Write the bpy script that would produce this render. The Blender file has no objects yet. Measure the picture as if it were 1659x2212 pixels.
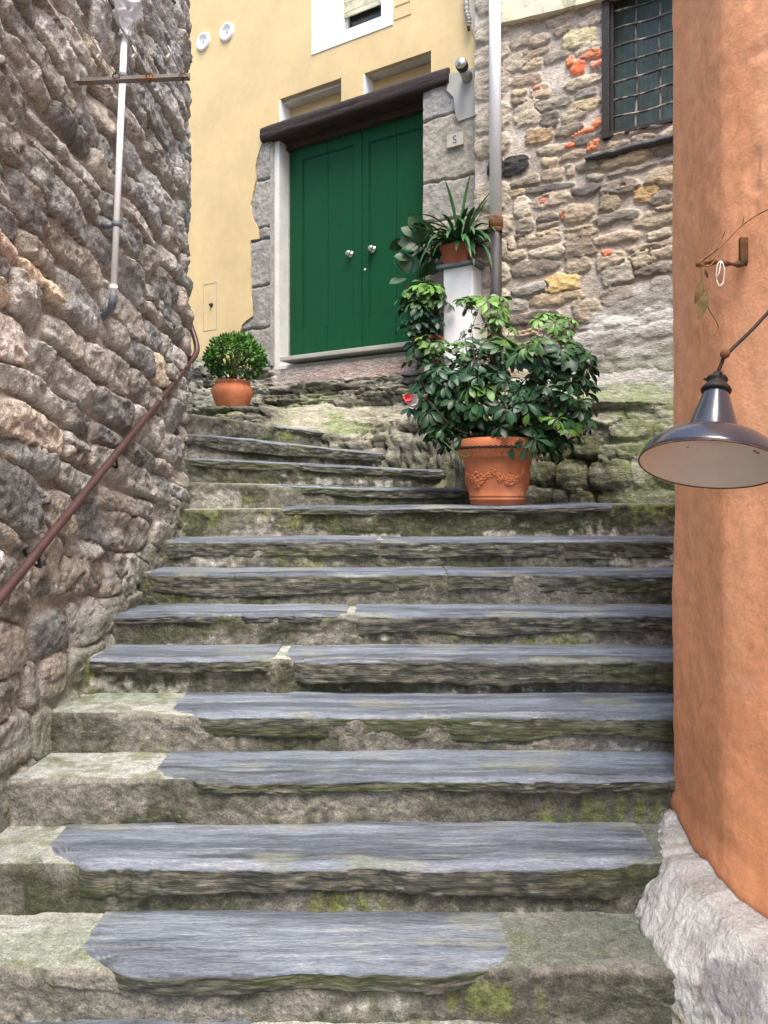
import bpy, bmesh, math, random
import numpy as np
from mathutils import Vector, Matrix
from mathutils.geometry import tessellate_polygon
R = math.radians
random.seed(7); rng = np.random.default_rng(7)
S = bpy.context.scene
COL = S.collection

# ------------------------------------------------------------------ camera, sky, sun, exposure
cam = bpy.data.cameras.new('camera'); cam_o = bpy.data.objects.new('camera', cam); COL.objects.link(cam_o)
cam.sensor_fit = 'VERTICAL'; cam.sensor_height = 24; cam.sensor_width = 18; cam.lens = 24 * 1662 / 2212
cam.shift_y = -31 / 2212
cam_o.location = (0, 0, 0); cam_o.rotation_euler = (R(90), 0, 0)
cam.clip_start = .05; cam.clip_end = 500
S.camera = cam_o
w = bpy.data.worlds.new('World'); S.world = w; w.use_nodes = True
nt = w.node_tree
sky = nt.nodes.new('ShaderNodeTexSky'); sky.sky_type = 'NISHITA'; sky.sun_disc = False
SUN_EL, SUN_AZ = 62, 170          # azimuth measured clockwise from +Y (north)
sky.sun_elevation = R(SUN_EL); sky.sun_rotation = R(SUN_AZ)
sky.dust_density = 2.5; sky.ozone_density = 1.0
bg = nt.nodes['Background']; bg.inputs['Strength'].default_value = .15
nt.links.new(sky.outputs[0], bg.inputs[0])
sl = bpy.data.lights.new('sun', 'SUN'); so = bpy.data.objects.new('sun', sl); COL.objects.link(so)
sl.energy = 2.2; sl.angle = R(32); sl.color = (1, .93, .84)
sd = Vector((math.sin(R(SUN_AZ)) * math.cos(R(SUN_EL)), math.cos(R(SUN_AZ)) * math.cos(R(SUN_EL)), math.sin(R(SUN_EL))))
so.rotation_euler = sd.to_track_quat('Z', 'Y').to_euler(); so.location = sd * 20
S.view_settings.view_transform = 'Standard'; S.view_settings.look = 'None'
S.view_settings.exposure = 1.4; S.view_settings.gamma = 1
S.cycles.max_bounces = 6

# ------------------------------------------------------------------ measuring: photo coordinates (1659x2212) -> space
FP = 1662.; CX = 829.5; HY = 1075.
def ray(x, y): return (x - CX) / FP, (HY - y) / FP
def at(x, y, d):
    kx, kz = ray(x, y); return np.array([kx * d, d, kz * d])
P0 = np.array([-.892, 7.3]); E = np.array([.852, -.524]); N = np.array([-.524, -.852])
def fp(x, y, o=0.):
    """point of the facade plane moved out by o that the photo shows at x,y -> (s, z)"""
    kx, kz = ray(x, y); b = P0 + o * N
    s = (kx * b[1] - b[0]) / (E[0] - kx * E[1]); Y = b[1] + s * E[1]
    return s, kz * Y
def F(s, o, z):
    p = P0 + s * E + o * N; return np.array([p[0], p[1], z])
def fw(x, y, o=0.):
    s, z = fp(x, y, o); return F(s, o, z)

# ------------------------------------------------------------------ numpy noise
def _h(i, j, k, seed):
    n = (i * 374761393 + j * 668265263 + k * 2147483647 + seed * 144665) & 0xffffffff
    n = ((n ^ (n >> 13)) * 1274126177) & 0xffffffff
    n = ((n ^ (n >> 16)) * 2246822519) & 0xffffffff
    return ((n ^ (n >> 15)) & 0xffffff) / float(0xffffff)
def vn(x, y, z=0., seed=0):
    x, y, z = np.broadcast_arrays(np.asarray(x, float), np.asarray(y, float), np.asarray(z, float))
    xi, yi, zi = np.floor(x).astype(np.int64), np.floor(y).astype(np.int64), np.floor(z).astype(np.int64)
    fx, fy, fz = x - xi, y - yi, z - zi
    fx, fy, fz = (t * t * t * (t * (t * 6 - 15) + 10) for t in (fx, fy, fz))
    r = 0
    for a in (0, 1):
        for b in (0, 1):
            for c in (0, 1):
                r = r + _h(xi + a, yi + b, zi + c, seed) * (fx if a else 1 - fx) * (fy if b else 1 - fy) * (fz if c else 1 - fz)
    return r * 2 - 1
def fbm(x, y, z=0., o=4, seed=0, g=.5):
    a, s, t = 1., 0., 0.
    for i in range(o):
        s = s + a * vn(np.asarray(x) * 2.03 ** i, np.asarray(y) * 2.03 ** i, np.asarray(z) * 2.03 ** i, seed + i * 17)
        t += a; a *= g
    return s / t
def ss(a, b, x):
    t = np.clip((x - a) / (b - a), 0, 1); return t * t * (3 - 2 * t)
def mix(a, b, t):
    a = np.asarray(a, float); b = np.asarray(b, float); t = np.asarray(t)[..., None]
    return a * (1 - t) + b * t

# ------------------------------------------------------------------ materials
def pmat(name, col=None, rough=.8, ns=12., na=.25, bump=.3, bs=40., spec=.3, stretch=(1, 1, 1), metal=0., bd=.01, col2=None, c2s=3., c2t=(.5, .6), coat=0., trans=0., fine=.3):
    m = bpy.data.materials.new(name); m.use_nodes = True; t = m.node_tree; n = t.nodes; L = t.links
    b = n['Principled BSDF']; b.inputs['Roughness'].default_value = rough
    b.inputs['Specular IOR Level'].default_value = spec; b.inputs['Metallic'].default_value = metal
    b.inputs['Coat Weight'].default_value = coat; b.inputs['Coat Roughness'].default_value = .15
    if trans:
        b.inputs['Transmission Weight'].default_value = trans
    tc = n.new('ShaderNodeTexCoord'); mp = n.new('ShaderNodeMapping'); mp.inputs['Scale'].default_value = stretch
    L.new(tc.outputs['Object'], mp.inputs[0])
    if col is None:
        a = n.new('ShaderNodeAttribute'); a.attribute_name = 'Col'; base = a.outputs['Color']
    else:
        a = n.new('ShaderNodeRGB'); a.outputs[0].default_value = (*col, 1); base = a.outputs[0]
    if col2:
        nz = n.new('ShaderNodeTexNoise'); nz.inputs['Scale'].default_value = c2s; nz.inputs['Detail'].default_value = 6; nz.inputs['Roughness'].default_value = .65
        L.new(mp.outputs[0], nz.inputs[0])
        mr = n.new('ShaderNodeMapRange'); mr.inputs[1].default_value = c2t[0]; mr.inputs[2].default_value = c2t[1]
        L.new(nz.outputs[0], mr.inputs[0])
        mx = n.new('ShaderNodeMix'); mx.data_type = 'RGBA'; L.new(mr.outputs[0], mx.inputs[0]); L.new(base, mx.inputs[6]); mx.inputs[7].default_value = (*col2, 1)
        base = mx.outputs[2]
    n1 = n.new('ShaderNodeTexNoise'); n1.inputs['Scale'].default_value = ns; n1.inputs['Detail'].default_value = 8; n1.inputs['Roughness'].default_value = .7
    L.new(mp.outputs[0], n1.inputs[0])
    mr = n.new('ShaderNodeMapRange'); mr.inputs[1].default_value = .3; mr.inputs[2].default_value = .7
    mr.inputs[3].default_value = 1 - na; mr.inputs[4].default_value = 1 + na; mr.clamp = False
    L.new(n1.outputs[0], mr.inputs[0])
    n3 = n.new('ShaderNodeTexNoise'); n3.inputs['Scale'].default_value = ns * 5.5; n3.inputs['Detail'].default_value = 5; n3.inputs['Roughness'].default_value = .75
    L.new(mp.outputs[0], n3.inputs[0])
    mr3 = n.new('ShaderNodeMapRange'); mr3.inputs[1].default_value = .34; mr3.inputs[2].default_value = .66
    mr3.inputs[3].default_value = 1 - na * fine; mr3.inputs[4].default_value = 1 + na * fine; mr3.clamp = False
    L.new(n3.outputs[0], mr3.inputs[0])
    mm = n.new('ShaderNodeMath'); mm.operation = 'MULTIPLY'; L.new(mr.outputs[0], mm.inputs[0]); L.new(mr3.outputs[0], mm.inputs[1]); mr = mm
    vm = n.new('ShaderNodeVectorMath'); vm.operation = 'SCALE'; L.new(base, vm.inputs[0]); L.new(mr.outputs[0], vm.inputs['Scale'])
    L.new(vm.outputs[0], b.inputs['Base Color'])
    if bump:
        n2 = n.new('ShaderNodeTexNoise'); n2.inputs['Scale'].default_value = bs; n2.inputs['Detail'].default_value = 7; n2.inputs['Roughness'].default_value = .65
        L.new(mp.outputs[0], n2.inputs[0])
        bp = n.new('ShaderNodeBump'); bp.inputs['Strength'].default_value = bump; bp.inputs['Distance'].default_value = bd
        L.new(n2.outputs[0], bp.inputs['Height']); L.new(bp.outputs[0], b.inputs['Normal'])
    return m
M = {}
M['stone'] = pmat('rubble_stone', fine=1.1, ns=26, na=.42, bump=1., bs=55, bd=.022, rough=.85)
M['masonry'] = pmat('masonry_stone', fine=.95, ns=26, na=.4, bump=.9, bs=40, bd=.012, rough=.88, stretch=(1, 1, 2.2))
M['rock'] = pmat('mossy_rock', fine=.95, ns=16, na=.5, bump=1., bs=30, bd=.02, rough=.9, stretch=(1, 1, 2.5))
M['cement'] = pmat('stair_cement', fine=1.1, ns=26, na=.42, bump=1., bs=50, bd=.012, rough=.85)
M['slate'] = pmat('slate', fine=1.1, ns=26, na=.34, bump=1., bs=44, bd=.011, rough=.52, spec=.4, stretch=(.32, 1.7, 2.6))
M['yellow'] = pmat('yellow_plaster', (.58, .445, .235), ns=2.2, na=.10, bump=.35, bs=60, bd=.003, rough=.85, col2=(.52, .41, .235), c2s=1.2, c2t=(.5, .75))
M['orange'] = pmat('orange_plaster', (.72, .25, .095), ns=5, na=.14, bump=.8, bs=30, bd=.006, rough=.85, col2=(.50, .165, .066), c2s=1.3, c2t=(.48, .68), stretch=(1, 1, .35))
M['whitewash'] = pmat('rough_whitewash', fine=.8, ns=34, na=.22, bump=1, bs=30, bd=.05, rough=.9, stretch=(1.6, 1.6, .8))
M['white'] = pmat('white_plaster', (.82, .83, .84), ns=4, na=.06, bump=.2, bs=30, bd=.003)
M['niche'] = pmat('grey_plaster', (.36, .35, .32), ns=5, na=.15, bump=.2, bs=30, bd=.003)
M['soffit'] = pmat('pale_grey_plaster', (.62, .61, .57), ns=5, na=.12, bump=.2, bs=30, bd=.003)
M['cream'] = pmat('cream_plaster', (.60, .56, .42), ns=6, na=.15, bump=.5, bs=20, bd=.006, col2=(.35, .34, .22), c2s=9, c2t=(.58, .66))
M['green'] = pmat('green_paint', (.0013, .055, .018), ns=5, na=.12, bump=.12, bs=30, bd=.002, rough=.5, spec=.22, stretch=(4, 4, .5))
M['wood'] = pmat('dark_timber', (.030, .020, .018), ns=9, na=.5, bump=.6, bs=20, bd=.006, rough=.75, stretch=(1, 1, 8))
M['brownwood'] = pmat('brown_timber', (.12, .095, .06), ns=9, na=.5, bump=.6, bs=20, bd=.006, rough=.85, stretch=(1, 1, 8))
M['jamb'] = pmat('dressed_stone', fine=.9, ns=18, na=.3, bump=.8, bs=34, bd=.01, rough=.9)
M['terracotta'] = pmat('terracotta', (.56, .19, .085), ns=4, na=.16, bump=.15, bs=80, bd=.002, rough=.75, col2=(.62, .30, .18), c2s=3.5, c2t=(.55, .75))
M['terra_dull'] = pmat('dull_terracotta', (.40, .135, .07), ns=4, na=.2, bump=.15, bs=80, bd=.002, rough=.8)
M['rail'] = pmat('brown_painted_metal', (.085, .043, .037), ns=14, na=.25, bump=.15, bs=60, bd=.001, rough=.4, spec=.5)
M['iron'] = pmat('dark_iron', (.035, .03, .028), ns=20, na=.4, bump=.3, bs=60, bd=.002, rough=.6, metal=.3)
M['rust'] = pmat('rusty_iron', (.16, .075, .035), ns=30, na=.5, bump=.5, bs=60, bd=.003, rough=.85, col2=(.06, .04, .03), c2s=14)
M['castiron'] = pmat('worn_cast_iron', (.05, .045, .045), ns=20, na=.4, bump=.4, bs=40, bd=.003, rough=.6, col2=(.26, .22, .19), c2s=9, c2t=(.52, .6), stretch=(1, 1, .3))
M['steel'] = pmat('grey_steel', (.20, .18, .16), ns=12, na=.3, bump=.2, bs=60, bd=.001, rough=.5, metal=.5, col2=(.25, .13, .07), c2s=6, c2t=(.55, .65))
M['pvc'] = pmat('white_pipe', (.90, .90, .89), ns=6, na=.05, bump=0, rough=.6, spec=.15)
M['greypvc'] = pmat('grey_pipe', (.16, .18, .21), ns=6, na=.06, bump=0, rough=.4)
M['bag'] = pmat('plastic_film', (.82, .84, .88), ns=20, na=.1, bump=.6, bs=30, bd=.01, rough=.2, spec=.6)
M['cord'] = pmat('pale_cord', (.42, .39, .35), ns=60, na=.3, bump=0)
M['string'] = pmat('white_string', (.8, .78, .76), ns=60, na=.1, bump=0)
M['leaf'] = pmat('glossy_leaf', ns=14, na=.25, bump=.15, bs=60, bd=.002, rough=.42, spec=.35)
M['stem'] = pmat('woody_stem', (.12, .08, .045), ns=30, na=.4, bump=.3, bs=60, bd=.002)
M['greenstem'] = pmat('green_stem', (.07, .12, .035), ns=30, na=.3, bump=0)
M['soil'] = pmat('potting_soil', (.035, .024, .016), ns=40, na=.5, bump=1, bs=60, bd=.01)
M['enamel'] = pmat('grey_enamel', (.035, .038, .055), ns=8, na=.15, bump=.08, bs=30, bd=.002, rough=.22, spec=.6, coat=.5)
M['innerenamel'] = pmat('white_enamel', (.66, .58, .52), ns=8, na=.06, bump=0, rough=.3, col2=(.28, .10, .03), c2s=13, c2t=(.665, .69))
M['chrome'] = pmat('brushed_metal', (.55, .53, .5), ns=20, na=.1, bump=0, rough=.25, metal=.9)
M['glass'] = pmat('dark_glass', (.02, .022, .02), ns=3, na=.2, bump=0, rough=.08, spec=.6)
M['screen'] = pmat('curtained_glass', (.28, .44, .42), ns=3, na=.45, bump=0, rough=.5, spec=.3)
M['blackstone'] = pmat('black_basalt', (.025, .026, .03), ns=60, na=.5, bump=.8, bs=60, bd=.01, rough=.7)
M['pink'] = pmat('pink_petals', (.70, .09, .12), ns=20, na=.3, bump=0)
M['petal'] = pmat('white_petals', (.8, .76, .74), ns=20, na=.1, bump=0)
M['tile'] = pmat('number_tile', (.42, .39, .33), ns=20, na=.1, bump=.2, bs=60, bd=.002, rough=.6)
M['ink'] = pmat('grey_ink', (.10, .10, .10), ns=20, na=.1, bump=0)
M['ground'] = pmat('ground', (.16, .15, .13), ns=3, na=.3, bump=.5, bs=20, bd=.01)
M['housewall'] = pmat('pale_render', (.45, .38, .28), ns=3, na=.2, bump=.3, bs=20, bd=.01)

# ------------------------------------------------------------------ mesh helpers
def tag(o, label=None, cat=None, group=None, kind=None):
    if label: o['label'] = label
    if cat: o['category'] = cat
    if group: o['group'] = group
    if kind: o['kind'] = kind
    return o
def thing(name, label, cat, loc=(0, 0, 0), group=None, kind=None):
    o = bpy.data.objects.new(name, None); o.empty_display_size = .1; COL.objects.link(o); o.location = [float(a) for a in loc]
    return tag(o, label, cat, group, kind)
def wloc(o):
    v = np.zeros(3)
    while o is not None: v = v + np.array(o.location); o = o.parent
    return v
class MB:
    def __init__(s): s.V = []; s.F = []; s.C = []; s.n = 0; s.hc = False
    def add(s, V, Fc, col=None):
        V = np.asarray(V, float).reshape(-1, 3)
        s.V.append(V); s.F.append((s.n, Fc))
        if col is not None: s.hc = True
        c = np.zeros((len(V), 3)) + (np.asarray(col) if col is not None else 1.)
        s.C.append(c); s.n += len(V); return s
    def build(s, name, mat, parent=None, smooth=True, bevel=0, label=None):
        V = np.concatenate(s.V)
        if parent is not None: V = V - wloc(parent)
        me = bpy.data.meshes.new(name)
        lens = []; idx = []
        for off, Fc in s.F:
            if isinstance(Fc, np.ndarray):
                lens.append(np.full(len(Fc), Fc.shape[1])); idx.append((Fc + off).ravel())
            else:
                lens.append(np.array([len(f) for f in Fc])); idx.append(np.array([i + off for f in Fc for i in f]))
        lens = np.concatenate(lens).astype(np.int32); idx = np.concatenate(idx).astype(np.int32)
        me.vertices.add(len(V)); me.vertices.foreach_set('co', V.astype(np.float32).ravel())
        me.loops.add(len(idx)); me.loops.foreach_set('vertex_index', idx)
        me.polygons.add(len(lens)); me.polygons.foreach_set('loop_start', np.concatenate([[0], np.cumsum(lens)[:-1]]).astype(np.int32))
        me.update(calc_edges=True); me.validate()
        me.polygons.foreach_set('use_smooth', np.full(len(me.polygons), bool(smooth)))
        if s.hc:
            c = np.concatenate(s.C); a = me.color_attributes.new('Col', 'FLOAT_COLOR', 'POINT')
            a.data.foreach_set('color', np.concatenate([np.clip(c, 0, 1), np.ones((len(c), 1))], 1).astype(np.float32).ravel())
        me.materials.append(mat if not isinstance(mat, str) else M[mat])
        o = bpy.data.objects.new(name, me); COL.objects.link(o)
        if parent is not None: o.parent = parent
        if bevel:
            b = o.modifiers.new('bevel', 'BEVEL'); b.width = bevel; b.segments = 2; b.limit_method = 'ANGLE'; b.angle_limit = R(40)
        if label: o['label'] = label
        return o
def gridF(m, n, flip=False):
    i = np.arange(m - 1)[:, None] * n + np.arange(n - 1)[None, :]
    i = i.ravel()
    f = np.stack([i, i + 1, i + n + 1, i + n], 1)
    return f[:, ::-1] if flip else f
def boxc(c, ax, ay, az):
    """box from centre and three half-axis vectors"""
    c, ax, ay, az = (np.asarray(t, float) for t in (c, ax, ay, az))
    V = [c + i * ax + j * ay + k * az for k in (-1, 1) for j in (-1, 1) for i in (-1, 1)]
    return np.array(V), [[0, 2, 3, 1], [4, 5, 7, 6], [0, 1, 5, 4], [2, 6, 7, 3], [0, 4, 6, 2], [1, 3, 7, 5]]
def fbox(s0, s1, o0, o1, z0, z1):
    """box in facade coordinates"""
    P = [F(s, o, z) for z in (z0, z1) for o in (o0, o1) for s in (s0, s1)]
    return np.array(P), [[0, 1, 3, 2], [4, 6, 7, 5], [0, 4, 5, 1], [2, 3, 7, 6], [0, 2, 6, 4], [1, 5, 7, 3]]
def tube(path, r, n=10, cap=True):
    P = np.asarray(path, float); m = len(P)
    r = np.full(m, r) if np.isscalar(r) else np.asarray(r)
    T = np.gradient(P, axis=0); T /= np.linalg.norm(T, axis=1)[:, None] + 1e-12
    u = np.cross(T[0], [0, 0, 1.]);
    if np.linalg.norm(u) < .1: u = np.cross(T[0], [1., 0, 0])
    u /= np.linalg.norm(u); V = []
    a = np.linspace(0, 2 * np.pi, n, endpoint=False)
    for i in range(m):
        u = u - T[i] * np.dot(u, T[i]); u /= np.linalg.norm(u); v = np.cross(T[i], u)
        V.append(P[i] + r[i] * (np.cos(a)[:, None] * u + np.sin(a)[:, None] * v))
    V = np.concatenate(V); Fc = []
    for i in range(m - 1):
        for j in range(n):
            Fc.append([i * n + j, i * n + (j + 1) % n, (i + 1) * n + (j + 1) % n, (i + 1) * n + j])
    if cap: Fc += [list(range(n))[::-1], [(m - 1) * n + j for j in range(n)]]
    return V, Fc
def smooth_path(P, k=8):
    P = np.asarray(P, float); out = []
    Q = np.concatenate([[2 * P[0] - P[1]], P, [2 * P[-1] - P[-2]]])
    for i in range(1, len(Q) - 2):
        for t in np.linspace(0, 1, k, endpoint=False):
            a, b, c, d = Q[i - 1:i + 3]
            out.append(.5 * (2 * b + (c - a) * t + (2 * a - 5 * b + 4 * c - d) * t * t + (3 * b - a - 3 * c + d) * t ** 3))
    out.append(P[-1]); return np.array(out)
def lathe(prof, c=(0, 0, 0), n=48, rot=None):
    prof = np.asarray(prof, float); m = len(prof); a = np.linspace(0, 2 * np.pi, n, endpoint=False)
    V = np.stack([prof[:, 0, None] * np.cos(a), prof[:, 0, None] * np.sin(a), np.repeat(prof[:, 1, None], n, 1)], -1).reshape(-1, 3)
    if rot is not None: V = V @ np.array(rot).T
    V = V + np.asarray(c); Fc = []
    for i in range(m - 1):
        for j in range(n): Fc.append([i * n + j, i * n + (j + 1) % n, (i + 1) * n + (j + 1) % n, (i + 1) * n + j])
    return V, Fc
def slab_poly(outer, holes, o, thick, conv=None):
    """flat irregular sheet in facade coordinates with holes; outer/holes lists of (s,z)"""
    loops = [outer] + holes
    tri = tessellate_polygon([[Vector((p[0], p[1], 0)) for p in l] for l in loops])
    pts = [p for l in loops for p in l]; n = len(pts)
    V = [F(p[0], o, p[1]) for p in pts] + [F(p[0], o - thick, p[1]) for p in pts]
    Fc = [list(t) for t in tri] + [[i + n for i in t][::-1] for t in tri]
    k = 0
    for l in loops:
        for i in range(len(l)):
            a, b = k + i, k + (i + 1) % len(l); Fc.append([a, b, b + n, a + n])
        k += len(l)
    return np.array(V), Fc
def jag(pts, step=.03, amp=.008, seed=0):
    """subdivide a polyline and roughen it"""
    out = []; pts = [np.array(p, float) for p in pts]; t = 0
    for a, b in zip(pts[:-1], pts[1:]):
        L = np.linalg.norm(b - a); k = max(1, int(L / step)); d = (b - a) / (L + 1e-9); nn = np.array([-d[1], d[0]])
        for i in range(k):
            out.append(tuple(a + (b - a) * i / k + nn * amp * (float(fbm(t * 14, 3.3, 0, 3, seed)) if i else 0))); t += L / k
    out.append(tuple(pts[-1])); return out

# ------------------------------------------------------------------ rubble layout
def stones_rows(u0, u1, v0, v1, hr, wr, seed, gap=.008):
    r = random.Random(seed); L = []; v = v0
    while v < v1:
        h = r.uniform(*hr); u = u0 + r.uniform(-.1, 0)
        while u < u1:
            w_ = r.uniform(*wr) * (1.0 if r.random() < .8 else .55)
            if r.random() < .14 and h > hr[0] * 1.15:
                k = r.uniform(.4, .6)
                L.append([u + w_ / 2, v + h * k / 2, w_ / 2, h * k / 2]); L.append([u + w_ / 2, v + h * (1 + k) / 2, w_ / 2, h * (1 - k) / 2])
            else:
                L.append([u + w_ / 2, v + h / 2 + r.uniform(-.15, .15) * h, w_ / 2, h / 2 * r.uniform(.85, 1.18)])
            u += w_ + gap
        v += h + gap
    return L
def rubble(U, V, stones, p=3.2, warp=.03, wf=6., seed=0, over=1.35):
    wu = U + warp * fbm(U * wf, V * wf, 1.7, 3, seed); wv = V + warp * .7 * fbm(U * wf, V * wf, 9.1, 3, seed + 5)
    F1 = np.full(U.shape, 9.); F2 = np.full(U.shape, 9.); ID = np.full(U.shape, -1)
    us = U[:, 0]; 
    for i, st in enumerate(stones):
        cu, cv, a, b = st[:4]; ang = st[4] if len(st) > 4 else 0
        i0, i1 = np.searchsorted(us, [cu - a * over - warp * 1.5 - .03, cu + a * over + warp * 1.5 + .03])
        if i1 <= i0: continue
        row = V[i0]; sub = V[i0:i1]
        j = np.where((sub.max(0) > cv - b * over - warp * 1.5 - .04 - a * .2) & (sub.min(0) < cv + b * over + warp * 1.5 + .04 + a * .2))[0]
        if not len(j): continue
        j0, j1 = j[0], j[-1] + 1
        du = wu[i0:i1, j0:j1] - cu; dv = wv[i0:i1, j0:j1] - cv
        if ang: du, dv = du * math.cos(ang) + dv * math.sin(ang), -du * math.sin(ang) + dv * math.cos(ang)
        m = (np.abs(du / a) ** p + np.abs(dv / b) ** p) ** (1 / p)
        f1 = F1[i0:i1, j0:j1]; f2 = F2[i0:i1, j0:j1]; d = ID[i0:i1, j0:j1]
        new = m < f1
        F2[i0:i1, j0:j1] = np.where(new, f1, np.minimum(f2, m)); ID[i0:i1, j0:j1] = np.where(new, i, d); F1[i0:i1, j0:j1] = np.where(new, m, f1)
    return F1, F2, ID

# ================================================================== STAIRS
yf = [2385, 2095, 1868, 1685, 1545, 1425, 1328, 1240, 1168, 1103]
DF = [2.0, 2.3] + [2.6 + .3 * i for i in range(8)]
ZS = [-(y - HY) * d / FP for y, d in zip(yf, DF)]
XLs = [-1.62] * 2 + [-1.55] * 8
def stair_z(Y):
    return np.interp(Y, [-2, 1.7] + DF + [4.9, 5.6], [-1.75, -1.75] + ZS + [.1, .55])
stairs = thing('stairs', 'worn stone stairs of slate slabs and mossy cement climbing between the walls', 'stairs', (0, 2, -1.6), kind='structure')
def px2x(x, d): return (x - CX) / FP * d
def step(A, B, zA, zB, depth, slabs, seed, moss=.4, lime=.4, res=.01, drop=.24, kick=0., under=0.):
    """one step: cement body swept from A to B (front edge), slate slabs [(x0,x1,taper0,taper1,over,thick)] in metres along it"""
    A = np.array(A, float); B = np.array(B, float); L = np.linalg.norm(B - A); e = (B - A) / L; b = np.array([-e[1], e[0]])
    nx = int(L / res); U = np.linspace(0, L, nx)
    slabm = np.zeros(nx)
    for s in slabs: slabm = np.maximum(slabm, ss(s[0] + .00, s[0] + .05, U) * (1 - ss(s[1] - .05, s[1], U)))
    zt = zA + (zB - zA) * U / L + .006 * fbm(U * 2.5, seed, 0, 3, seed)
    front = .014 * fbm(U * 1.6, seed * 3.1, 0, 3, seed) + .004 * fbm(U * 14, seed, 0, 3, seed + 1)
    # body profile: t 0..1 riser, 1..2 tread
    NR = 44; NB = 40; tr = np.linspace(0, 1, NR); tt = np.concatenate([np.linspace(0, .06, 6)[1:], np.linspace(.06, depth, 26)[1:]])
    P = np.zeros((nx, NR + len(tt), 2))      # (outward distance back, height)
    C = np.zeros((nx, NR + len(tt), 3))
    rec = slabm * (.012 + under * .8)
    x = U[:, None] + A[0]
    for_r = tr[None, :]
    hgt = zt[:, None] - (1 - for_r) * drop
    rz = for_r * drop
    bulge = .010 * fbm(x * 5, rz * 9, seed, 4, seed + 3) + .006 * fbm(x * 22, rz * 30, seed, 3, seed + 4)
    patch = fbm(x * 2.3, rz * 3, seed * 2.2, 3, seed + 8)
    bulge = bulge + .008 * ss(.05, .12, patch)
    nose = .012 * np.clip((for_r - .93) / .07, 0, 1) ** 2
    P[:, :NR, 0] = front[:, None] + rec[:, None] * (1 if under else 1) - bulge + nose + kick * (1 - for_r)
    P[:, :NR, 1] = hgt - slabm[:, None] * .010
    P[:, NR:, 0] = P[:, NR - 1:NR, 0] + tt[None, :]
    P[:, NR:, 1] = hgt[:, -1:] + .004 * fbm(x * 6, tt[None, :] * 8, seed, 3, seed + 6) + .004 * ss(0, .03, tt)[None, :] - slabm[:, None] * .010
    # colours of the riser: cement, olive growth, lime bloom, damp streaks
    cem = mix([.105, .104, .082], [.215, .205, .175], ss(-.25, .35, fbm(x * 3.1, rz * 6, seed, 4, seed + 20)))
    g = fbm(x * 1.3, rz * 4, seed * 1.3, 4, seed + 30) + .35 * fbm(x * 24, rz * 3.5, seed, 3, seed + 31)
    c = mix(cem, [.055, .062, .030], ss(.20 - moss * .9, .6 - moss * .7, g + .0 * x) * .85)
    g2 = fbm(x * 1.1 + 7, rz * 3, seed * 1.7, 3, seed + 40) + .45 * fbm(x * 30, rz * 7, seed, 3, seed + 41)
    c = mix(c, [.17, .20, .06], ss(.34 - moss * .30, .78 - moss * .25, g2) * .8)
    l = 1.3 * fbm(x * 1.9, rz * 7, seed + .5, 4, seed + 50) + .35 * fbm(x * 34, rz * 22, seed, 3, seed + 51) + .5 * (.45 - for_r)
    c = mix(c, [.50, .48, .43], ss(.50 - lime * .5, .80 - lime * .4, l) * .8)
    cr = np.abs(fbm(x * 2.1, rz * 4.5, seed * .7, 4, seed + 60))
    c = mix(c, [.36, .34, .27], (cr < .008) * .3)
    pch = ss(.18, .26, patch); c = mix(c, [.24, .225, .20], pch * .45)
    sp = fbm(x * 46, rz * 60, seed, 2, seed + 65); c = c * (1 + .35 * sp)[..., None]; c = mix(c, [.035, .035, .025], ss(.86, 1., 1 - for_r + 0 * x) * .6)  # speckle, then crevice shade painted dark along the riser foot
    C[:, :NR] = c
    tl = mix([.40, .41, .375], [.28, .31, .25], ss(-.3, .3, fbm(x * 4, tt[None, :] * 9, seed, 4, seed + 70)))
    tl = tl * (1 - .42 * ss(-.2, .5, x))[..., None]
    tl = mix(tl, [.16, .18, .10], ss(.2, .5, fbm(x * 9, tt[None, :] * 14, seed, 3, seed + 71)) * .7)
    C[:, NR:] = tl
    XY = A[None, None, :] + U[:, None, None] * e + P[..., 0:1] * b
    V = np.concatenate([XY, P[..., 1:2]], -1)
    mb = MB(); mb.add(V, gridF(nx, V.shape[1], True), C.reshape(-1, 3))
    st = mb.build('step', 'cement', stairs)
    # slate slabs
    for q, s in enumerate(slabs):
        x0, x1, t0, t1, over, th = s; sd_ = seed * 7 + q * 3
        n = max(12, int((x1 - x0) / (res * .9))); u = np.linspace(x0, x1, n)
        endo = t0 * (1 - ss(0, .30, u - x0)) ** 2 * 1. + t1 * (1 - ss(0, .30, x1 - u)) ** 2
        fr = np.interp(u, U, front) - over + .016 * fbm(u * 2.2, sd_, 0, 3, sd_) + .007 * fbm(u * 11, sd_, 0, 3, sd_ + 1) + endo
        chip = ss(.25, .55, fbm(u * 3.3, sd_ + .7, 0, 3, sd_ + 9)); fr = fr + .016 * chip + .008 * ss(.2, .5, fbm(u * 17, sd_ + .3, 0, 2, sd_ + 19))
        ztop = np.interp(u, U, zt) + .006 + .004 * fbm(u * 3, sd_, 0, 3, sd_ + 2)
        tb = np.linspace(depth, .05, NB)                  # tread back to front
        na_ = np.linspace(0, 1, 6)[1:]                    # rounded nose
        fz = np.linspace(0, 1, 13)[1:]                    # face down
        K = NB + 5 + 12 + 2
        D = np.zeros((n, K)); Z = np.zeros((n, K)); CC = np.zeros((n, K, 3)); uu = u[:, None]
        D[:, :NB] = fr[:, None] + tb
        backcut = depth - .02 * np.abs(fbm(u * 4, sd_, 3, 3, sd_)) - .12 * (1 - ss(0, .28, u - x0)) * (t0 > .04) - .12 * (1 - ss(0, .28, x1 - u)) * (t1 > .04)
        D[:, 0] = np.minimum(D[:, 0], fr + backcut)
        dip = ss(.02, .25, tb)[None, :]
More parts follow.
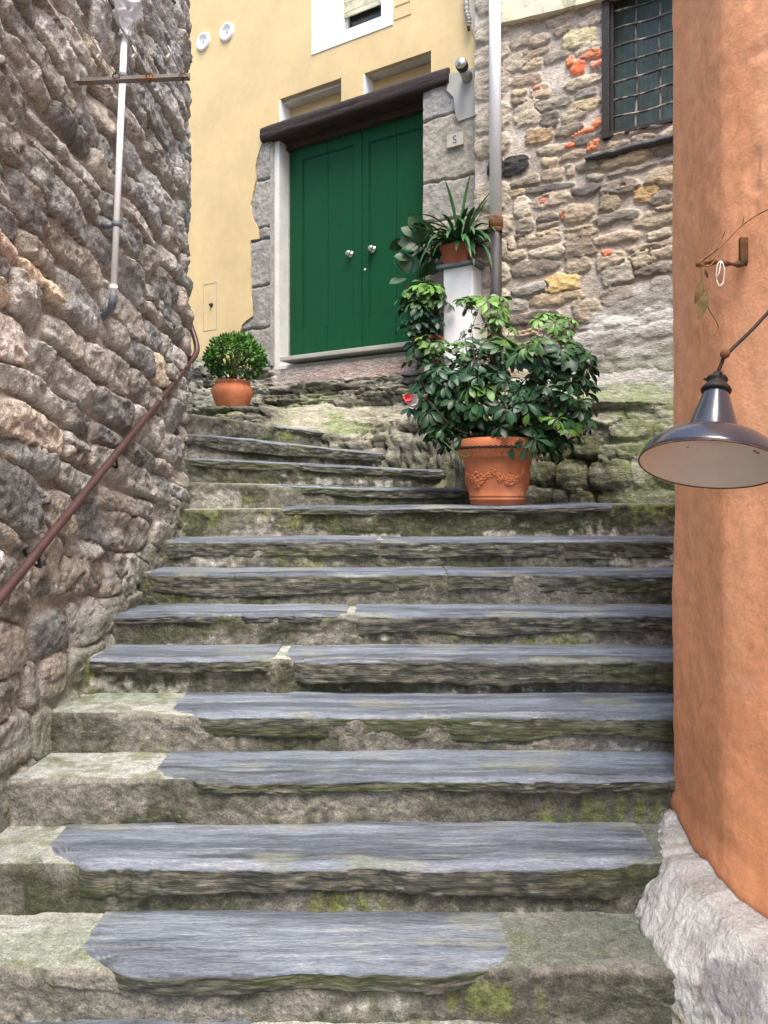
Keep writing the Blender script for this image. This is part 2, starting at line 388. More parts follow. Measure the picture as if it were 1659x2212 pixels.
        Z[:, :NB] = ztop[:, None] + .0035 * fbm(uu * 5, D[:, :NB] * 9, sd_, 3, sd_ + 3) + .004 * dip
        D[:, NB:NB + 5] = fr[:, None] + .05 * (1 - na_) ** 1.0 - .004 * na_
        Z[:, NB:NB + 5] = ztop[:, None] - .016 * (na_ ** 2.2) + .004 * fbm(uu * 7, na_[None, :] * 3, sd_, 3, sd_ + 4)
        thv = th * (1 + .38 * fbm(u * 2.7, sd_, 5, 3, sd_ + 5))
        zz = ztop[:, None] - .016 - fz[None, :] * thv[:, None]
        lay = fbm(uu * 9, zz * 60, sd_, 3, sd_ + 6); lay2 = fbm(uu * 24, zz * 90, sd_, 3, sd_ + 7)
        D[:, NB + 5:NB + 17] = fr[:, None] - .004 + .003 * np.sign(lay) * np.abs(lay) ** .5 + .006 * lay2 + .009 * fbm(uu * 5, zz * 16, sd_, 4, sd_ + 16) + .004 * fz[None, :] ** 2
        Z[:, NB + 5:NB + 17] = zz
        D[:, NB + 17] = D[:, NB + 16] + .06; Z[:, NB + 17] = Z[:, NB + 16] - .004
        D[:, NB + 18] = D[:, NB + 16] + .3; Z[:, NB + 18] = Z[:, NB + 16] - .004
        wear = fbm(uu * 1.3, D[:, :NB + 5] * 16, sd_, 4, sd_ + 8) + .35 * fbm(uu * 6, D[:, :NB + 5] * 30, sd_, 3, sd_ + 28)
        ct = mix([.105, .122, .150], [.205, .235, .285], ss(-.35, .4, wear))
        ct = mix(ct, [.40, .42, .44], ss(.28, .6, fbm(uu * 2.6, D[:, :NB + 5] * 48, sd_, 3, sd_ + 10)) * .4)
        ct = mix(ct, [.05, .052, .055], ss(.30, .42, fbm(uu * 1.6, D[:, :NB + 5] * 40, sd_, 3, sd_ + 29)) * .8 * ss(.16, .0, np.abs(D[:, :NB + 5] - fr[:, None] - .03)))
        ct = mix(ct, [.25, .27, .20], ss(.25, .5, fbm(uu * 3, D[:, :NB + 5] * 7, sd_, 3, sd_ + 30)) * .5)
        CC[:, :NB + 5] = ct
        cf = mix([.048, .050, .042], [.145, .140, .11], ss(-.3, .5, fbm(uu * 20, zz * 60, sd_, 4, sd_ + 11) + .3 * lay))
        cf = mix(cf, [.078, .092, .036], ss(.05 - moss * .35, .5 - moss * .2, fbm(uu * 1.6, zz * 12, sd_, 3, sd_ + 12)) * .75)
        cf = mix(cf, [.34, .34, .30], ss(.45, .62, fbm(uu * 9, zz * 90, sd_, 3, sd_ + 13)) * .5)
        CC[:, NB + 5:NB + 17] = cf; CC[:, NB + 17:] = .04
        XY = A[None, None, :] + u[:, None, None] * e + D[..., None] * b
        VV = np.concatenate([XY, Z[..., None]], -1)
        mb = MB(); mb.add(VV, gridF(n, K), CC.reshape(-1, 3))
        # end caps
        for k_, fl in ((0, False), (n - 1, True)):
            ring = list(range(K)); mb.add(VV[k_], [ring if fl else ring[::-1]], CC[k_])
        mb.build('slate_slab', 'slate', st)
    return st
def S_(i, *sl):   # slab given in photo x at that step's front
    d = DF[i]; x0 = XL
    return [(px2x(a, d) - x0, px2x(b, d) - x0, t0, t1, ov, th) for a, b, t0, t1, ov, th in sl]
XL = -1.7
XR = 2.9
def straight(i, sl, xr=XR, **k):
    d = DF[i]; dep = (DF[i + 1] - d if i + 1 < len(DF) else .5) + .10
    step((XL, d), (xr, d), ZS[i], k.pop('zr', ZS[i]), dep, S_(i, *sl), 11 + i * 5, **k)
straight(0, [(-300, 500, 0, .05, .0, .05)], xr=1.1, moss=.2, lime=.5, res=.008)
straight(1, [(148, 1108, .09, .03, .010, .055)], xr=1.15, moss=.25, lime=.55, res=.006)
straight(2, [(70, 1435, .11, .06, .010, .100)], xr=1.25, moss=.45, lime=.3, res=.006)
straight(3, [(322, 1500, .06, .0, .008, .040)], moss=.55, lime=.3, res=.007)
straight(4, [(362, 1600, .07, .0, .012, .088)], moss=.45, lime=.1, res=.007)
straight(5, [(195, 590, .0, .03, .008, .055), (612, 1700, .03, 0, .016, .100)], moss=.5, lime=.35, res=.007, under=.03)
straight(6, [(236, 748, .0, .03, .008, .030), (766, 1800, .01, 0, .008, .085)], moss=.35, lime=.45, res=.008)
straight(7, [(318, 963, .02, .005, .006, .095), (967, 1800, .005, 0, .006, .085)], moss=.5, lime=.4, res=.008)
straight(8, [(352, 818, .02, .005, .006, .085), (822, 1800, .005, 0, .006, .085)], moss=.6, lime=.3, res=.008)
step((XL, DF[9]), (XR, DF[9]), ZS[9], ZS[9] + .05, 1.9, [(px2x(598, 4.7) - XL, px2x(1328, 4.7) - XL, .03, .02, .010, .028)], 61, moss=.95, lime=.75, res=.008)
# winder steps fanning out from the corner of the left wall
PV = np.array([-1.25, 4.86])
def winder(B, zA, zB, seed, slabs, dep=.9, **k):
    B = np.array(B); A = PV + (PV - B) / np.linalg.norm(B - PV) * .35
    step(A, B, zA, zB, dep, [(a + .35, b_ + .35, t0, t1, o, t) for a, b_, t0, t1, o, t in slabs], seed, res=.01, **k)
winder((px2x(1030, 5.3), 5.3), .10, .052, 71, [(.55, 1.93, .05, 0, .008, .05)], dep=.9, moss=.8, lime=.75)
winder((px2x(985, 5.72), 5.72), .262, .195, 76, [(.0, 2.0, 0, 0, .008, .045)], dep=.95, moss=.7, lime=.6)
winder((px2x(850, 6.2), 6.2), .415, .352, 81, [(.0, 1.9, 0, 0, .008, .07)], dep=.95, moss=.45, lime=.4)
winder((px2x(752, 6.5), 6.5), .535, .525, 86, [(.85, 1.95, 0, 0, .006, .02)], dep=1.1, moss=.2, lime=.5, drop=.2)

# the ground under and around everything
mb = MB(); nx = 30
gx = np.linspace(-60, 60, 41); gy = np.linspace(-60, 60, 41); GX, GY = np.meshgrid(gx, gy, indexing='ij')
mb.add(np.stack([GX, GY, np.full_like(GX, -1.9)], -1), gridF(41, 41)); g = mb.build('ground', 'ground'); tag(g, 'dull ground below the stairs', 'ground', kind='structure')
mb = MB(); GX, GY = np.meshgrid(np.linspace(-1.7, 1.3, 60), np.linspace(-3, 2.06, 80), indexing='ij')
mb.add(np.stack([GX, GY, -1.745 + .006 * fbm(GX * 4, GY * 4, 0, 3, 4)], -1), gridF(60, 80, True), mix([.2, .2, .18], [.3, .3, .27], ss(-.3, .3, fbm(GX * 5, GY * 5, 0, 4, 3))).reshape(-1, 3))
g = mb.build('pavement', 'cement'); tag(g, 'cement landing at the foot of the stairs', 'pavement', kind='structure')

# ================================================================== LEFT RUBBLE WALL
path = np.array([(.014, 0)]) + np.array([(-1.62, -1.2), (-1.56, 1.0), (-1.51, 2.3), (-1.475, 2.9), (-1.43, 3.5), (-1.36, 4.1), (-1.305, 4.6), (-1.295, 4.85), (-1.335, 5.02), (-1.46, 5.12), (-1.75, 5.2), (-3.4, 5.45)])
pp = smooth_path(path, 24); al = np.concatenate([[0], np.cumsum(np.linalg.norm(np.diff(pp, axis=0), axis=1))])
def wall_pt(u):
    x = np.interp(u, al, pp[:, 0]); y = np.interp(u, al, pp[:, 1])
    tx = np.interp(u + .02, al, pp[:, 0]) - np.interp(u - .02, al, pp[:, 0]); ty = np.interp(u + .02, al, pp[:, 1]) - np.interp(u - .02, al, pp[:, 1])
    l = np.hypot(tx, ty) + 1e-9; return x, y, ty / l, -tx / l
def u_of_Y(Y): return float(np.interp(Y, pp[:200, 1], al[:200]))
uA, uB, uC = u_of_Y(2.62), u_of_Y(4.8), al[-1]
us = np.concatenate([np.linspace(0, uA, 60)[:-1], np.linspace(uA, uB + .75, 340)[:-1], np.linspace(uB + .75, uC, 60)])
zs = np.concatenate([np.linspace(-1.85, -1.4, 14)[:-1], np.linspace(-1.4, 3.35, 520)[:-1], np.linspace(3.35, 4.6, 40)])
U, Z = np.meshgrid(us, zs, indexing='ij')
def tilt(z): return .19 * ss(-.75, .1, z)
ucen = u_of_Y(3.8)
V2 = Z + (U - ucen) * tilt(Z) * ss(0, 1.5, U)
st = stones_rows(0, uC + .2, -2.3, -.45, (.15, .26), (.16, .38), 3) + stones_rows(0, uC + .2, -.45, 5.6, (.11, .215), (.22, .58), 5)
F1, F2, ID = rubble(U, V2, st, p=4.2, warp=.05, wf=4.2, seed=21)
edge = F2 - F1
mask = ss(1.08, .90, F1) * ss(.0, .10, edge)
dome = np.sqrt(np.clip(1 - np.clip(F1, 0, 1.05) ** 4.5 * .92, 0, 1))
sta = np.array([q[:4] for q in st]); du_ = np.clip((U - sta[ID, 0]) / sta[ID, 2], -1, 1); dv_ = np.clip((V2 - sta[ID, 1]) / sta[ID, 3], -1, 1)
tl1 = rng.normal(0, 1, len(st))[ID]; tl2 = rng.normal(.2, 1, len(st))[ID]; tl3 = rng.normal(0, 1, len(st))[ID]
hs = np.array([.72 + .5 * random.random() for _ in st]); hv = np.where(ID >= 0, hs[ID], .5)
fac = fbm(U * 9, V2 * 14, ID * .37, 4, 8)
ys = np.interp(U, al, pp[:, 1])
zb = stair_z(ys)
near = 1 - ss(.02, .16, Z - zb + .05 * fbm(U * 7, Z * 7, 0, 3, 2))
st2 = stones_rows(0, uC + .2, -2.3, 5.6, (.05, .10), (.06, .14), 15)
_, _, ID2 = rubble(U, V2, st2, p=2, warp=.05, wf=9, seed=22); sb2 = np.array([q[:4] for q in st2]); n1_, n2_, n3_ = (rng.normal(0, 1, len(st2))[ID2] for _ in range(3))
fct = .0065 * (n1_ * np.clip((U - sb2[ID2, 0]) / .05, -1.5, 1.5) + n2_ * np.clip((V2 - sb2[ID2, 1]) / .04, -1.5, 1.5)) * .6 + .004 * n3_
disp = mask * (.020 + .025 * dome * hv + 1.0 * fct * ss(.2, .6, mask) + .011 * (tl1 * du_ + tl2 * dv_) - .012 * np.maximum(0, du_ * tl3 + dv_ * tl1 - .2)) + .014 * fac * mask + .006 * fbm(U * 40, V2 * 40, 0, 3, 9) * (1 + mask) * .7 + .010 * fbm(U * 4, Z * 4, 0, 3, 12)
disp = disp * (1 - .45 * near) + .03 * near
x, y, nx_, ny_ = wall_pt(U)
pal = [(.235, .225, .20), (.17, .165, .155), (.27, .235, .19), (.20, .175, .145), (.13, .125, .12), (.30, .28, .245), (.24, .19, .14), (.19, .20, .195)]
sc = np.array([np.array(random.choice(pal)) * random.uniform(.85, 1.15) for _ in st])
def wall_uv(px, py):
    kx, kz = ray(px, py); yy = np.linspace(2, 5, 600); ww = np.interp(yy, pp[:200, 1], pp[:200, 0]) + .04
    i = np.argmin(np.abs(kx * yy - ww)); zz = kz * yy[i]; uu = u_of_Y(yy[i]); return uu, zz + (uu - ucen) * float(tilt(zz))
for px_, py_, c_ in [(135, 622, (.50, .34, .17)), (35, 672, (.50, .36, .24)), (30, 745, (.50, .38, .31)), (95, 955, (.40, .30, .21)), (18, 1040, (.50, .38, .24)), (345, 795, (.46, .34, .20)), (10, 1215, (.48, .43, .40)), (230, 175, (.34, .27, .17)), (5, 530, (.46, .30, .18)), (215, 395, (.30, .25, .19)), (350, 420, (.30, .30, .28)), (75, 455, (.14, .125, .12)), (110, 1410, (.115, .11, .11)), (30, 1130, (.10, .10, .098)), (60, 1500, (.14, .13, .115)), (210, 1140, (.12, .115, .11)), (200, 640, (.22, .22, .21)), (385, 850, (.24, .23, .2))]:
    uu, vv = wall_uv(px_, py_); i = int(np.argmin([(s[0] - uu) ** 2 + 3 * (s[1] - vv) ** 2 for s in st])); sc[i] = c_
cs = np.where((ID >= 0)[..., None], sc[ID], .2) * 1.75
cs = mix(cs, cs.mean(-1, keepdims=True) * np.array([1.02, 1, .96]), np.full(U.shape, .45)) * 1.22
cs = cs * (1 + .30 * fbm(U * 11, V2 * 16, ID * .9, 4, 31))[..., None]
cs = mix(cs, [.36, .35, .32], ss(.28, .6, fbm(U * 18, V2 * 22, 0, 4, 33)) * .55)
cs = mix(cs, [.34, .22, .11], ss(.38, .65, fbm(U * 7, V2 * 11, 4, 4, 34)) * .4)
cs = cs * (1 + .10 * n3_)[..., None]
rimw = ss(.78, .95, F1 + .15 * fbm(U * 14, V2 * 14, 0, 3, 38)) * ss(-.2, .3, fbm(U * 3, V2 * 3, 9, 3, 39)); cs = mix(cs, [.60, .58, .53], rimw * .6)
mort = mix([.36, .31, .25], [.56, .51, .44], ss(-.3, .4, fbm(U * 5, Z * 5, 2, 4, 35)))
C = mix(mort, cs, ss(.25, .7, mask))
C = mix(C, [.22, .235, .17], near * .75)
C = mix(C, [.40, .40, .35], ss(.1, .5, fbm(U * 6, Z * 6, 5, 4, 36)) * ss(1.0, .1, Z - zb) * .35)
V = np.stack([x + nx_ * disp, y + ny_ * disp, Z], -1)
mb = MB(); mb.add(V, gridF(len(us), len(zs)), C.reshape(-1, 3))
# a top and a back so that the wall is solid
xb, yb, _, _ = wall_pt(us); top = np.stack([V[:, -1], np.stack([xb - .6 * np.ones_like(xb), yb - .5 * (us > uB + .2), np.full_like(xb, 4.6)], -1)], 1)
mb.add(top, gridF(len(us), 2), (.2, .19, .17))
lw = mb.build('stone_wall', 'stone'); tag(lw, 'tall left wall of rounded brown and grey rubble beside the stairs', 'wall')
def on_wall(Y, z, out=.1):
    u = u_of_Y(Y); x_, y_, a, b = wall_pt(u); return np.array([x_ + a * out, y_ + b * out, z])

# ================================================================== RIGHT STONE HOUSE
house = thing('stone_house', 'old house wall of flat pinkish brown stones set in mortar behind the downpipe', 'house', F(2.1, .1, -.3))
s0, _ = fp(1026, 400, .08); 
us = np.concatenate([np.linspace(s0, 3.75, 330)[:-1], np.linspace(3.75, 7.5, 60)]); zs = np.concatenate([np.linspace(-.5, .2, 20)[:-1], np.linspace(.2, 4.1, 460)[:-1], np.linspace(4.1, 5.2, 20)])
U, Z = np.meshgrid(us, zs, indexing='ij')
st = stones_rows(s0 + .34, 7.6, -.6, 2.0, (.05, .15), (.14, .50), 41, .010) + stones_rows(s0 + .34, 7.6, 2.0, 5.3, (.05, .15), (.12, .38), 43, .010)
q = -.5
while q < 5.3:
    h = random.uniform(.16, .27); st.append([s0 + .15, q + h / 2, .165, h / 2]); q += h + .012
pal = [(.26, .23, .185), (.19, .175, .15), (.14, .125, .11), (.30, .25, .18), (.23, .19, .15), (.33, .31, .26), (.21, .205, .20), (.11, .10, .095), (.29, .25, .21)]
sc = np.array([np.array(random.choice(pal)) * random.uniform(.85, 1.15) if t[0] > s0 + .2 else np.array([.31, .285, .24]) * random.uniform(.85, 1.15) for t in st])
def special(x, y, wpx, hpx, c, ang=0):
    global sc, st
    hpx = hpx * (1.35 if c[0] > 2.5 * c[1] else 1)
    s, z = fp(x, y, .1); s2, z2 = fp(x + wpx / 2, y, .1); k = fp(x, y + hpx / 2, .1)[1]
    st2 = [t for t in st if not (abs(t[0] - s) < (s2 - s) * .95 and abs(t[1] - z) < (z - k) * .95)]
    keep = [i for i, t in enumerate(st) if not (abs(t[0] - s) < (s2 - s) * .95 and abs(t[1] - z) < (z - k) * .95)]
    sc = np.concatenate([sc[keep], [c]]); st = st2 + [[s, z, s2 - s, z - k, ang]]
OR = (.42, .16, .085)
for a in [(1283, 108, 56, 12, OR), (1278, 124, 64, 12, OR), (1232, 132, 22, 22, OR), (1248, 146, 32, 20, (.55, .13, .06)), (1292, 138, 40, 13, (.52, .22, .16)), (1290, 268, 30, 16, OR), (1258, 284, 60, 10, OR), (1280, 306, 36, 12, OR), (1278, 320, 34, 12, OR), (1228, 313, 28, 10, (.50, .13, .06)), (1178, 430, 34, 16, (.42, .15, .10)), (1158, 187, 18, 12, (.5, .18, .10)), (1310, 546, 26, 12, (.52, .16, .09)), (1215, 464, 12, 20, (.5, .2, .12)), (1350, 404, 26, 12, (.5, .26, .16)),
          (1105, 355, 66, 46, (.03, .031, .034)), (1070, 360, 40, 44, (.03, .031, .034)), (1210, 615, 86, 54, (.42, .31, .15)), (1255, 530, 90, 50, (.17, .145, .12)), (1395, 418, 60, 44, (.30, .22, .12)), (1318, 436, 50, 44, (.20, .18, .13)), (1262, 672, 66, 60, (.22, .19, .16)), (1180, 405, 120, 18, (.11, .105, .105)), (1260, 410, 90, 26, (.10, .09, .09)), (1330, 470, 110, 26, (.15, .14, .13)), (1250, 80, 80, 44, (.36, .33, .22)), (1255, 175, 80, 30, (.31, .28, .22)), (1262, 222, 70, 40, (.33, .28, .19)), (1115, 130, 60, 40, (.29, .26, .215)), (1125, 80, 60, 40, (.27, .24, .20)), (1140, 240, 70, 60, (.30, .27, .22)), (1160, 290, 60, 40, (.25, .185, .12)), (1390, 560, 70, 44, (.27, .24, .19)), (1330, 590, 80, 60, (.25, .24, .215)), (1330, 640, 80, 44, (.19, .175, .15))]:
    special(*a)
wq = .022 * fbm(U * 26, Z * 34, 0, 3, 57)
F1, F2, ID = rubble(U, Z, st, p=2.9, warp=.042, wf=8, seed=51); F1 = F1 + wq * 6
edge = F2 - F1; mask = ss(1.04, .86, F1) * ss(0, .10, edge)
hs = rng.uniform(.5, 1.2, len(st)); hv = np.where(ID >= 0, hs[ID], .5)
# smeared plaster over the lower right part
sa, za = fp(1250, 730, .1); sb, zb_ = fp(1450, 575, .1)
line = za + (U - sa) * (zb_ - za) / (sb - sa)
smear = ss(.10, -.06, Z - line + .12 * fbm(U * 4, Z * 4, 0, 4, 61)); smear = np.maximum(smear, ss(.9, .75, Z + .1 * fbm(U * 3, Z * 3, 0, 3, 62)) * ss(2.2, 2.5, U))
disp = mask * (.006 + .022 * hv * (1 - .5 * np.clip(F1, 0, 1) ** 3)) + .009 * fbm(U * 16, Z * 40, ID * .3, 3, 63) * mask + .006 * fbm(U * 12, Z * 12, 0, 4, 64)
disp = disp * (1 - .75 * smear) + smear * (.018 + .014 * fbm(U * 7, Z * 12, 3, 4, 65))
cs = np.where((ID >= 0)[..., None], sc[ID], .2) * np.array([1.53, 1.45, 1.33]) * (1 + .35 * fbm(U * 16, Z * 45, ID * .9, 4, 66))[..., None]
cs = mix(cs, [.36, .30, .22], ss(.3, .6, fbm(U * 12, Z * 20, 0, 4, 67)) * .4)
mort = mix([.40, .345, .285], [.55, .48, .41], ss(-.3, .4, fbm(U * 4, Z * 5, 2, 4, 68)))
C = mix(mort, cs, ss(.3, .7, mask) * (1 - .85 * smear))
sm = mix([.30, .28, .25], [.56, .54, .51], ss(-.4, .35, fbm(U * 5, Z * 7, 6, 5, 69)))
sm = mix(sm, [.27, .30, .18], ss(1.15, .75, Z + .3 * fbm(U * 3, Z * 3, 7, 3, 70)) * .8)
C = mix(C, sm, smear)
# the right jamb is bare dressed stone and the wall starts at its edge
# window opening
ws0, wz0 = fp(1318, 290, .1); ws1 = ws0 + 1.05
base = .08
OUT = base + disp
hole = (U > ws0 - .01) & (U < ws1) & (Z > wz0)
OUT = np.where(hole, -.22, OUT)
XY = P0 + U[..., None] * E + OUT[..., None] * N
mb = MB(); mb.add(np.concatenate([XY, Z[..., None]], -1), gridF(len(us), len(zs), True), C.reshape(-1, 3))
mb.add(*fbox(s0 + .005, 7.5, -.5, .06, -.5, 5.2)) if False else None
e0 = np.concatenate([XY[0], Z[0][:, None]], -1); e1 = np.array([F(us[0] + .01, -.25, z) for z in zs])
mb.add(np.stack([e1, e0], 0), gridF(2, len(zs), True), C[0][None].repeat(2, 0).reshape(-1, 3))
mb.build('wall', 'masonry', house)
# window with iron frame, grille and screen
win = thing('window', None, None, (0, 0, 0)); win.parent = house; win.location = Vector(F(ws0, .1, wz0)) - house.location
def pbar(a, b, r): return tube([a, b], r, 8)
zt_ = 4.6
mb = MB(); mb.add(*fbox(ws0 - .055, ws0 - .002, .075, .125, wz0 - .03, zt_)); mb.add(*fbox(ws0 - .002, ws0 + .02, .03, .09, wz0, zt_)); mb.add(*fbox(ws0 - .002, ws1, .05, .105, wz0 - .018, wz0 + .012)); mb.build('window_frame', 'iron', win, False, .003)
mb = MB(); mb.add(*fbox(ws0, ws1, -.05, -.035, wz0 + .012, zt_)); mb.build('pane', 'screen', win, False)
mb = MB()
for k in range(120):
    s = ws0 + .02 + k * .0088
    if s > ws1: break
    mb.add(*fbox(s, s + .0022, .004, .006, wz0 + .012, zt_))
for k in range(260): mb.add(*fbox(ws0 + .01, ws1, .0065, .0075, wz0 + .02 + k * .0088, wz0 + .022 + k * .0088))
mb.build('insect_screen', 'iron', win, False)
mb = MB()
for k in range(5):
    s = ws0 + .175 + k * .165; zz = np.linspace(wz0, zt_, 60)
    mb.add(*tube([F(s + .004 * math.sin(z * 9 + k), .06, z) for z in zz], .0085, 7))
for k in range(18):
    z = wz0 + .125 + k * .128; s_ = np.linspace(ws0 - .004, ws1, 30)
    mb.add(*tube([F(s, .074 + .006 * math.sin((s - ws0) * 19), z + .005 * math.sin(s * 11 + k)) for s in s_], .0085, 7))
mb.build('grille', 'castiron', win)
mb = MB(); mb.add(*fbox(ws0 - .002, ws1, -.04, .06, wz0 - .16, wz0 - .018)); mb.build('sill_board', 'brownwood', win, False, .004)
# slate drip ledge under the window
a = fp(1264, 344, .12); b_ = fp(1460, 294, .12)
n = 60; t = np.linspace(0, 1.6, n); ring = []
mb = MB(); rows = []
for i, tt in enumerate(t):
    s = a[0] + (b_[0] - a[0]) * tt; z = a[1] + (b_[1] - a[1]) * tt + .006 * float(fbm(tt * 9, 1, 0, 3, 5)); k = min(1, .2 + tt * 8)
    rows.append([F(s, .05, z + .022 * k), F(s, .14 + .012 * float(fbm(tt * 12, 4, 0, 3, 6)), z + .018 * k), F(s, .145 + .01 * float(fbm(tt * 14, 7, 0, 3, 7)), z - .012 * k), F(s, .05, z - .022 * k)])
mb.add(np.array(rows), gridF(n, 4, False), (.07, .068, .07)); mb.add(np.array(rows[0]), [[0, 1, 2, 3]], (.07, .068, .07))
mb.build('drip_ledge', 'slate', house)
# cream plaster band at the top of the wall
pts = [fp(1066, 56, .14), fp(1160, 34, .14), fp(1300, 0, .14)]
e_ = (pts[-1][0] + 1.8, pts[-1][1] + .12)
outer = jag([pts[0], pts[1], pts[2], e_], .05, .006, 4) + [(e_[0], 5.2), (pts[0][0], 5.2)]
V_, Fc = slab_poly(outer, [], .155, .09); mb = MB(); mb.add(V_, Fc); mb.build('plaster_band', 'cream', house, False)

# ================================================================== YELLOW HOUSE
yh = thing('yellow_house', 'yellow plastered house with a green double door and timber lintel', 'house', F(0, 0, .5))
def P2(l, o=0.): return [fp(x, y, o) for x, y in l]
bl = fp(380, 800)[0]
DOOR_O = -.19
# window, niches
def q4(l, o=0): return P2(l, o)
winh = q4([(697, 80), (825, 42)]); zsill = (winh[0][1] + winh[1][1]) / 2
wh = [(winh[0][0], zsill), (winh[1][0], zsill), (winh[1][0], zsill + 1.25), (winh[0][0], zsill + 1.25)]
n1s = [fp(603, 208)[0], fp(737, 175)[0]]; n1z = fp(603, 208)[1]; n2s = [fp(785, 155)[0], fp(931, 113)[0]]; n2z = fp(785, 155)[1]
n1z = (fp(603, 208)[1] + fp(737, 175)[1]) / 2; n2z = (fp(785, 155)[1] + fp(931, 113)[1]) / 2
lt = [fp(568, 270), fp(972, 155)]; lb = [fp(568, 302), fp(972, 186)]
ltz = (lt[0][1] + lt[1][1]) / 2; lbz = (lb[0][1] + lb[1][1]) / 2
LS0, LS1 = lt[0][0], lt[1][0]
left = jag(P2([(545, 800), (515, 735), (522, 702), (546, 682), (542, 640), (541, 580), (541, 519), (559, 515), (556, 491), (546, 470), (541, 440), (548, 410), (553, 385), (551, 360), (557, 335), (568, 303)]), .03, .010, 3)
right = jag(P2([(976, 163), (1028, 147), (1031, 105), (1018, 72), (1008, 20)]), .04, .01, 5)
outer = [(-6., fp(430, 776)[1] - .12), fp(400, 772)] + left + [(LS0, ltz)]
# niches open down to the lintel, so they are notches of the outline
outer += [(n1s[0], ltz), (n1s[0], n1z), (n1s[1], n1z), (n1s[1], ltz), (n2s[0], ltz), (n2s[0], n2z), (n2s[1], n2z), (n2s[1], ltz)] + right + [(right[-1][0] + .02, 6.4), (-6., 6.4)]
V_, Fc = slab_poly(outer, [wh], 0., .045)
mb = MB(); mb.add(V_, Fc); mb.build('wall', 'yellow', yh, False)
# solid core behind the plaster
ds0, ds1 = fp(627, 500, DOOR_O)[0], fp(937, 500, DOOR_O)[0]
dzb = fp(627, 782, DOOR_O)[1]; print('door', ds0, ds1, dzb, lbz, ltz, 'z window', zsill)
mb = MB()
mb.add(*fbox(-6., ds0 - .02, -.6, -.046, -.4, ltz)); mb.add(*fbox(ds1 + .02, 2.1, -.6, -.046, -.4, ltz)); mb.add(*fbox(ds0 - .02, ds1 + .02, -.6, -.046, -.4, dzb - .06))
mb.add(*fbox(-6., wh[0][0], -.6, -.046, n2z + .003, 6.4)); mb.add(*fbox(wh[1][0], 2.1, -.6, -.046, n2z + .003, 6.4)); mb.add(*fbox(wh[0][0], wh[1][0], -.6, -.046, n2z + .003, zsill)); mb.add(*fbox(wh[0][0], wh[1][0], -.6, -.046, zsill + 1.25, 6.4))
mb.add(*fbox(-6., n1s[0], -.6, -.046, ltz, n2z)); mb.add(*fbox(n2s[1], 2.1, -.6, -.046, ltz, n2z)); mb.add(*fbox(n1s[1] + .0, n2s[0], -.6, -.046, ltz, n2z)); mb.add(*fbox(n1s[0], n1s[1], -.6, -.046, n1z, n2z))
mb.add(*fbox(n1s[0], n2s[1], -.6, -.40, ltz, n2z)); mb.add(*fbox(ds0 - .02, ds1 + .02, -.6, -.5, dzb, ltz)); mb.build('core', 'soffit', yh, False)
for a0, a1, zt2, nm in ((n1s[0], n1s[1], n1z, 0), (n2s[0], n2s[1], n2z, 1)):
    nz = MB(); nz.add(*fbox(a0 + .001, a1 - .001, -.25, -.16, ltz, zt2 - .002)); nb = nz.build('niche_panel', 'yellow', yh, False)
    nz = MB(); nz.add(*fbox(a0 + .001, a0 + .012, -.159, -.002, ltz, zt2 - .003)); nz.build('niche_side', 'white', nb, False)
# lintel beams
mb = MB(); n = 90; S1_ = np.linspace(LS0, LS1, n); rows = []
ang = np.linspace(0, 2 * np.pi, 33)[:-1]
for s in S1_:
    ring = []
    for a in ang:
        cx_, cz_ = math.cos(a), math.sin(a); k = 1 / max(abs(cx_), abs(cz_)); k = min(k, 1.32)
        oo = -.10 + .145 * cx_ * k; zz = (ltz + lbz) / 2 + (ltz - lbz) / 2 * cz_ * k
        ring.append(F(s, oo + .006 * float(fbm(s * 3, a * 3, 0, 3, 4)), zz + .008 * float(fbm(s * 4, a, 3, 3, 5)) - .006))
    rows.append(ring + [ring[0]])
rows = np.array(rows); mb.add(rows, gridF(n, 33, True)); mb.add(rows[0][:-1], [list(range(32))]); mb.add(rows[-1][:-1], [list(range(32))[::-1]])
mb.build('lintel', 'wood', yh)
mb = MB(); mb.add(*fbox(ds0 - .03, ds1 + .03, -.45, -.26, lbz + .01, ltz - .01)); mb.add(*fbox(ds0 + .002, ds1 - .002, DOOR_O + .012, -.13, lbz - .07, lbz + .02)); mb.build('inner_lintel_shade', 'wood', yh, False)  # second box: dark strip added for the black shade above the door
# jamb stones
def jamb(sa_, sb_, za_, zb2, seed, o, pal, cuts):
    us_ = np.linspace(sa_, sb_, max(20, int((sb_ - sa_) / .008))); zs_ = np.linspace(za_, zb2, int((zb2 - za_) / .008))
    U, Z = np.meshgrid(us_, zs_, indexing='ij'); idx = np.searchsorted(cuts, Z + .03 * fbm(U * 6, Z * 2, 0, 3, seed))
    dmin = np.min(np.abs(Z[..., None] + .03 * fbm(U * 6, Z * 2, 0, 3, seed)[..., None] - np.array(cuts)), -1)
    d = -.016 * (1 - ss(0, .022, dmin)) + .012 * fbm(U * 7, Z * 7, idx, 4, seed) + .004 * fbm(U * 40, Z * 40, 0, 3, seed + 1)
    XY = P0 + U[..., None] * E + (o + d)[..., None] * N
    cols = np.array([pal[i % len(pal)] for i in range(len(cuts) + 1)])
    C = cols[idx] * (1 + .25 * fbm(U * 9, Z * 9, idx, 4, seed + 2))[..., None]; C = mix(C, np.array(cols[0]) * .35, (1 - ss(0, .014, dmin)) * .8)
    mb = MB(); mb.add(np.concatenate([XY, Z[..., None]], -1), gridF(len(us_), len(zs_), True), C.reshape(-1, 3)); return mb
gpal = [(.27, .255, .235), (.235, .225, .205), (.29, .27, .24), (.25, .235, .215)]
cz = [fp(570, y)[1] for y in (905, 790, 705, 615, 518, 492, 385)]
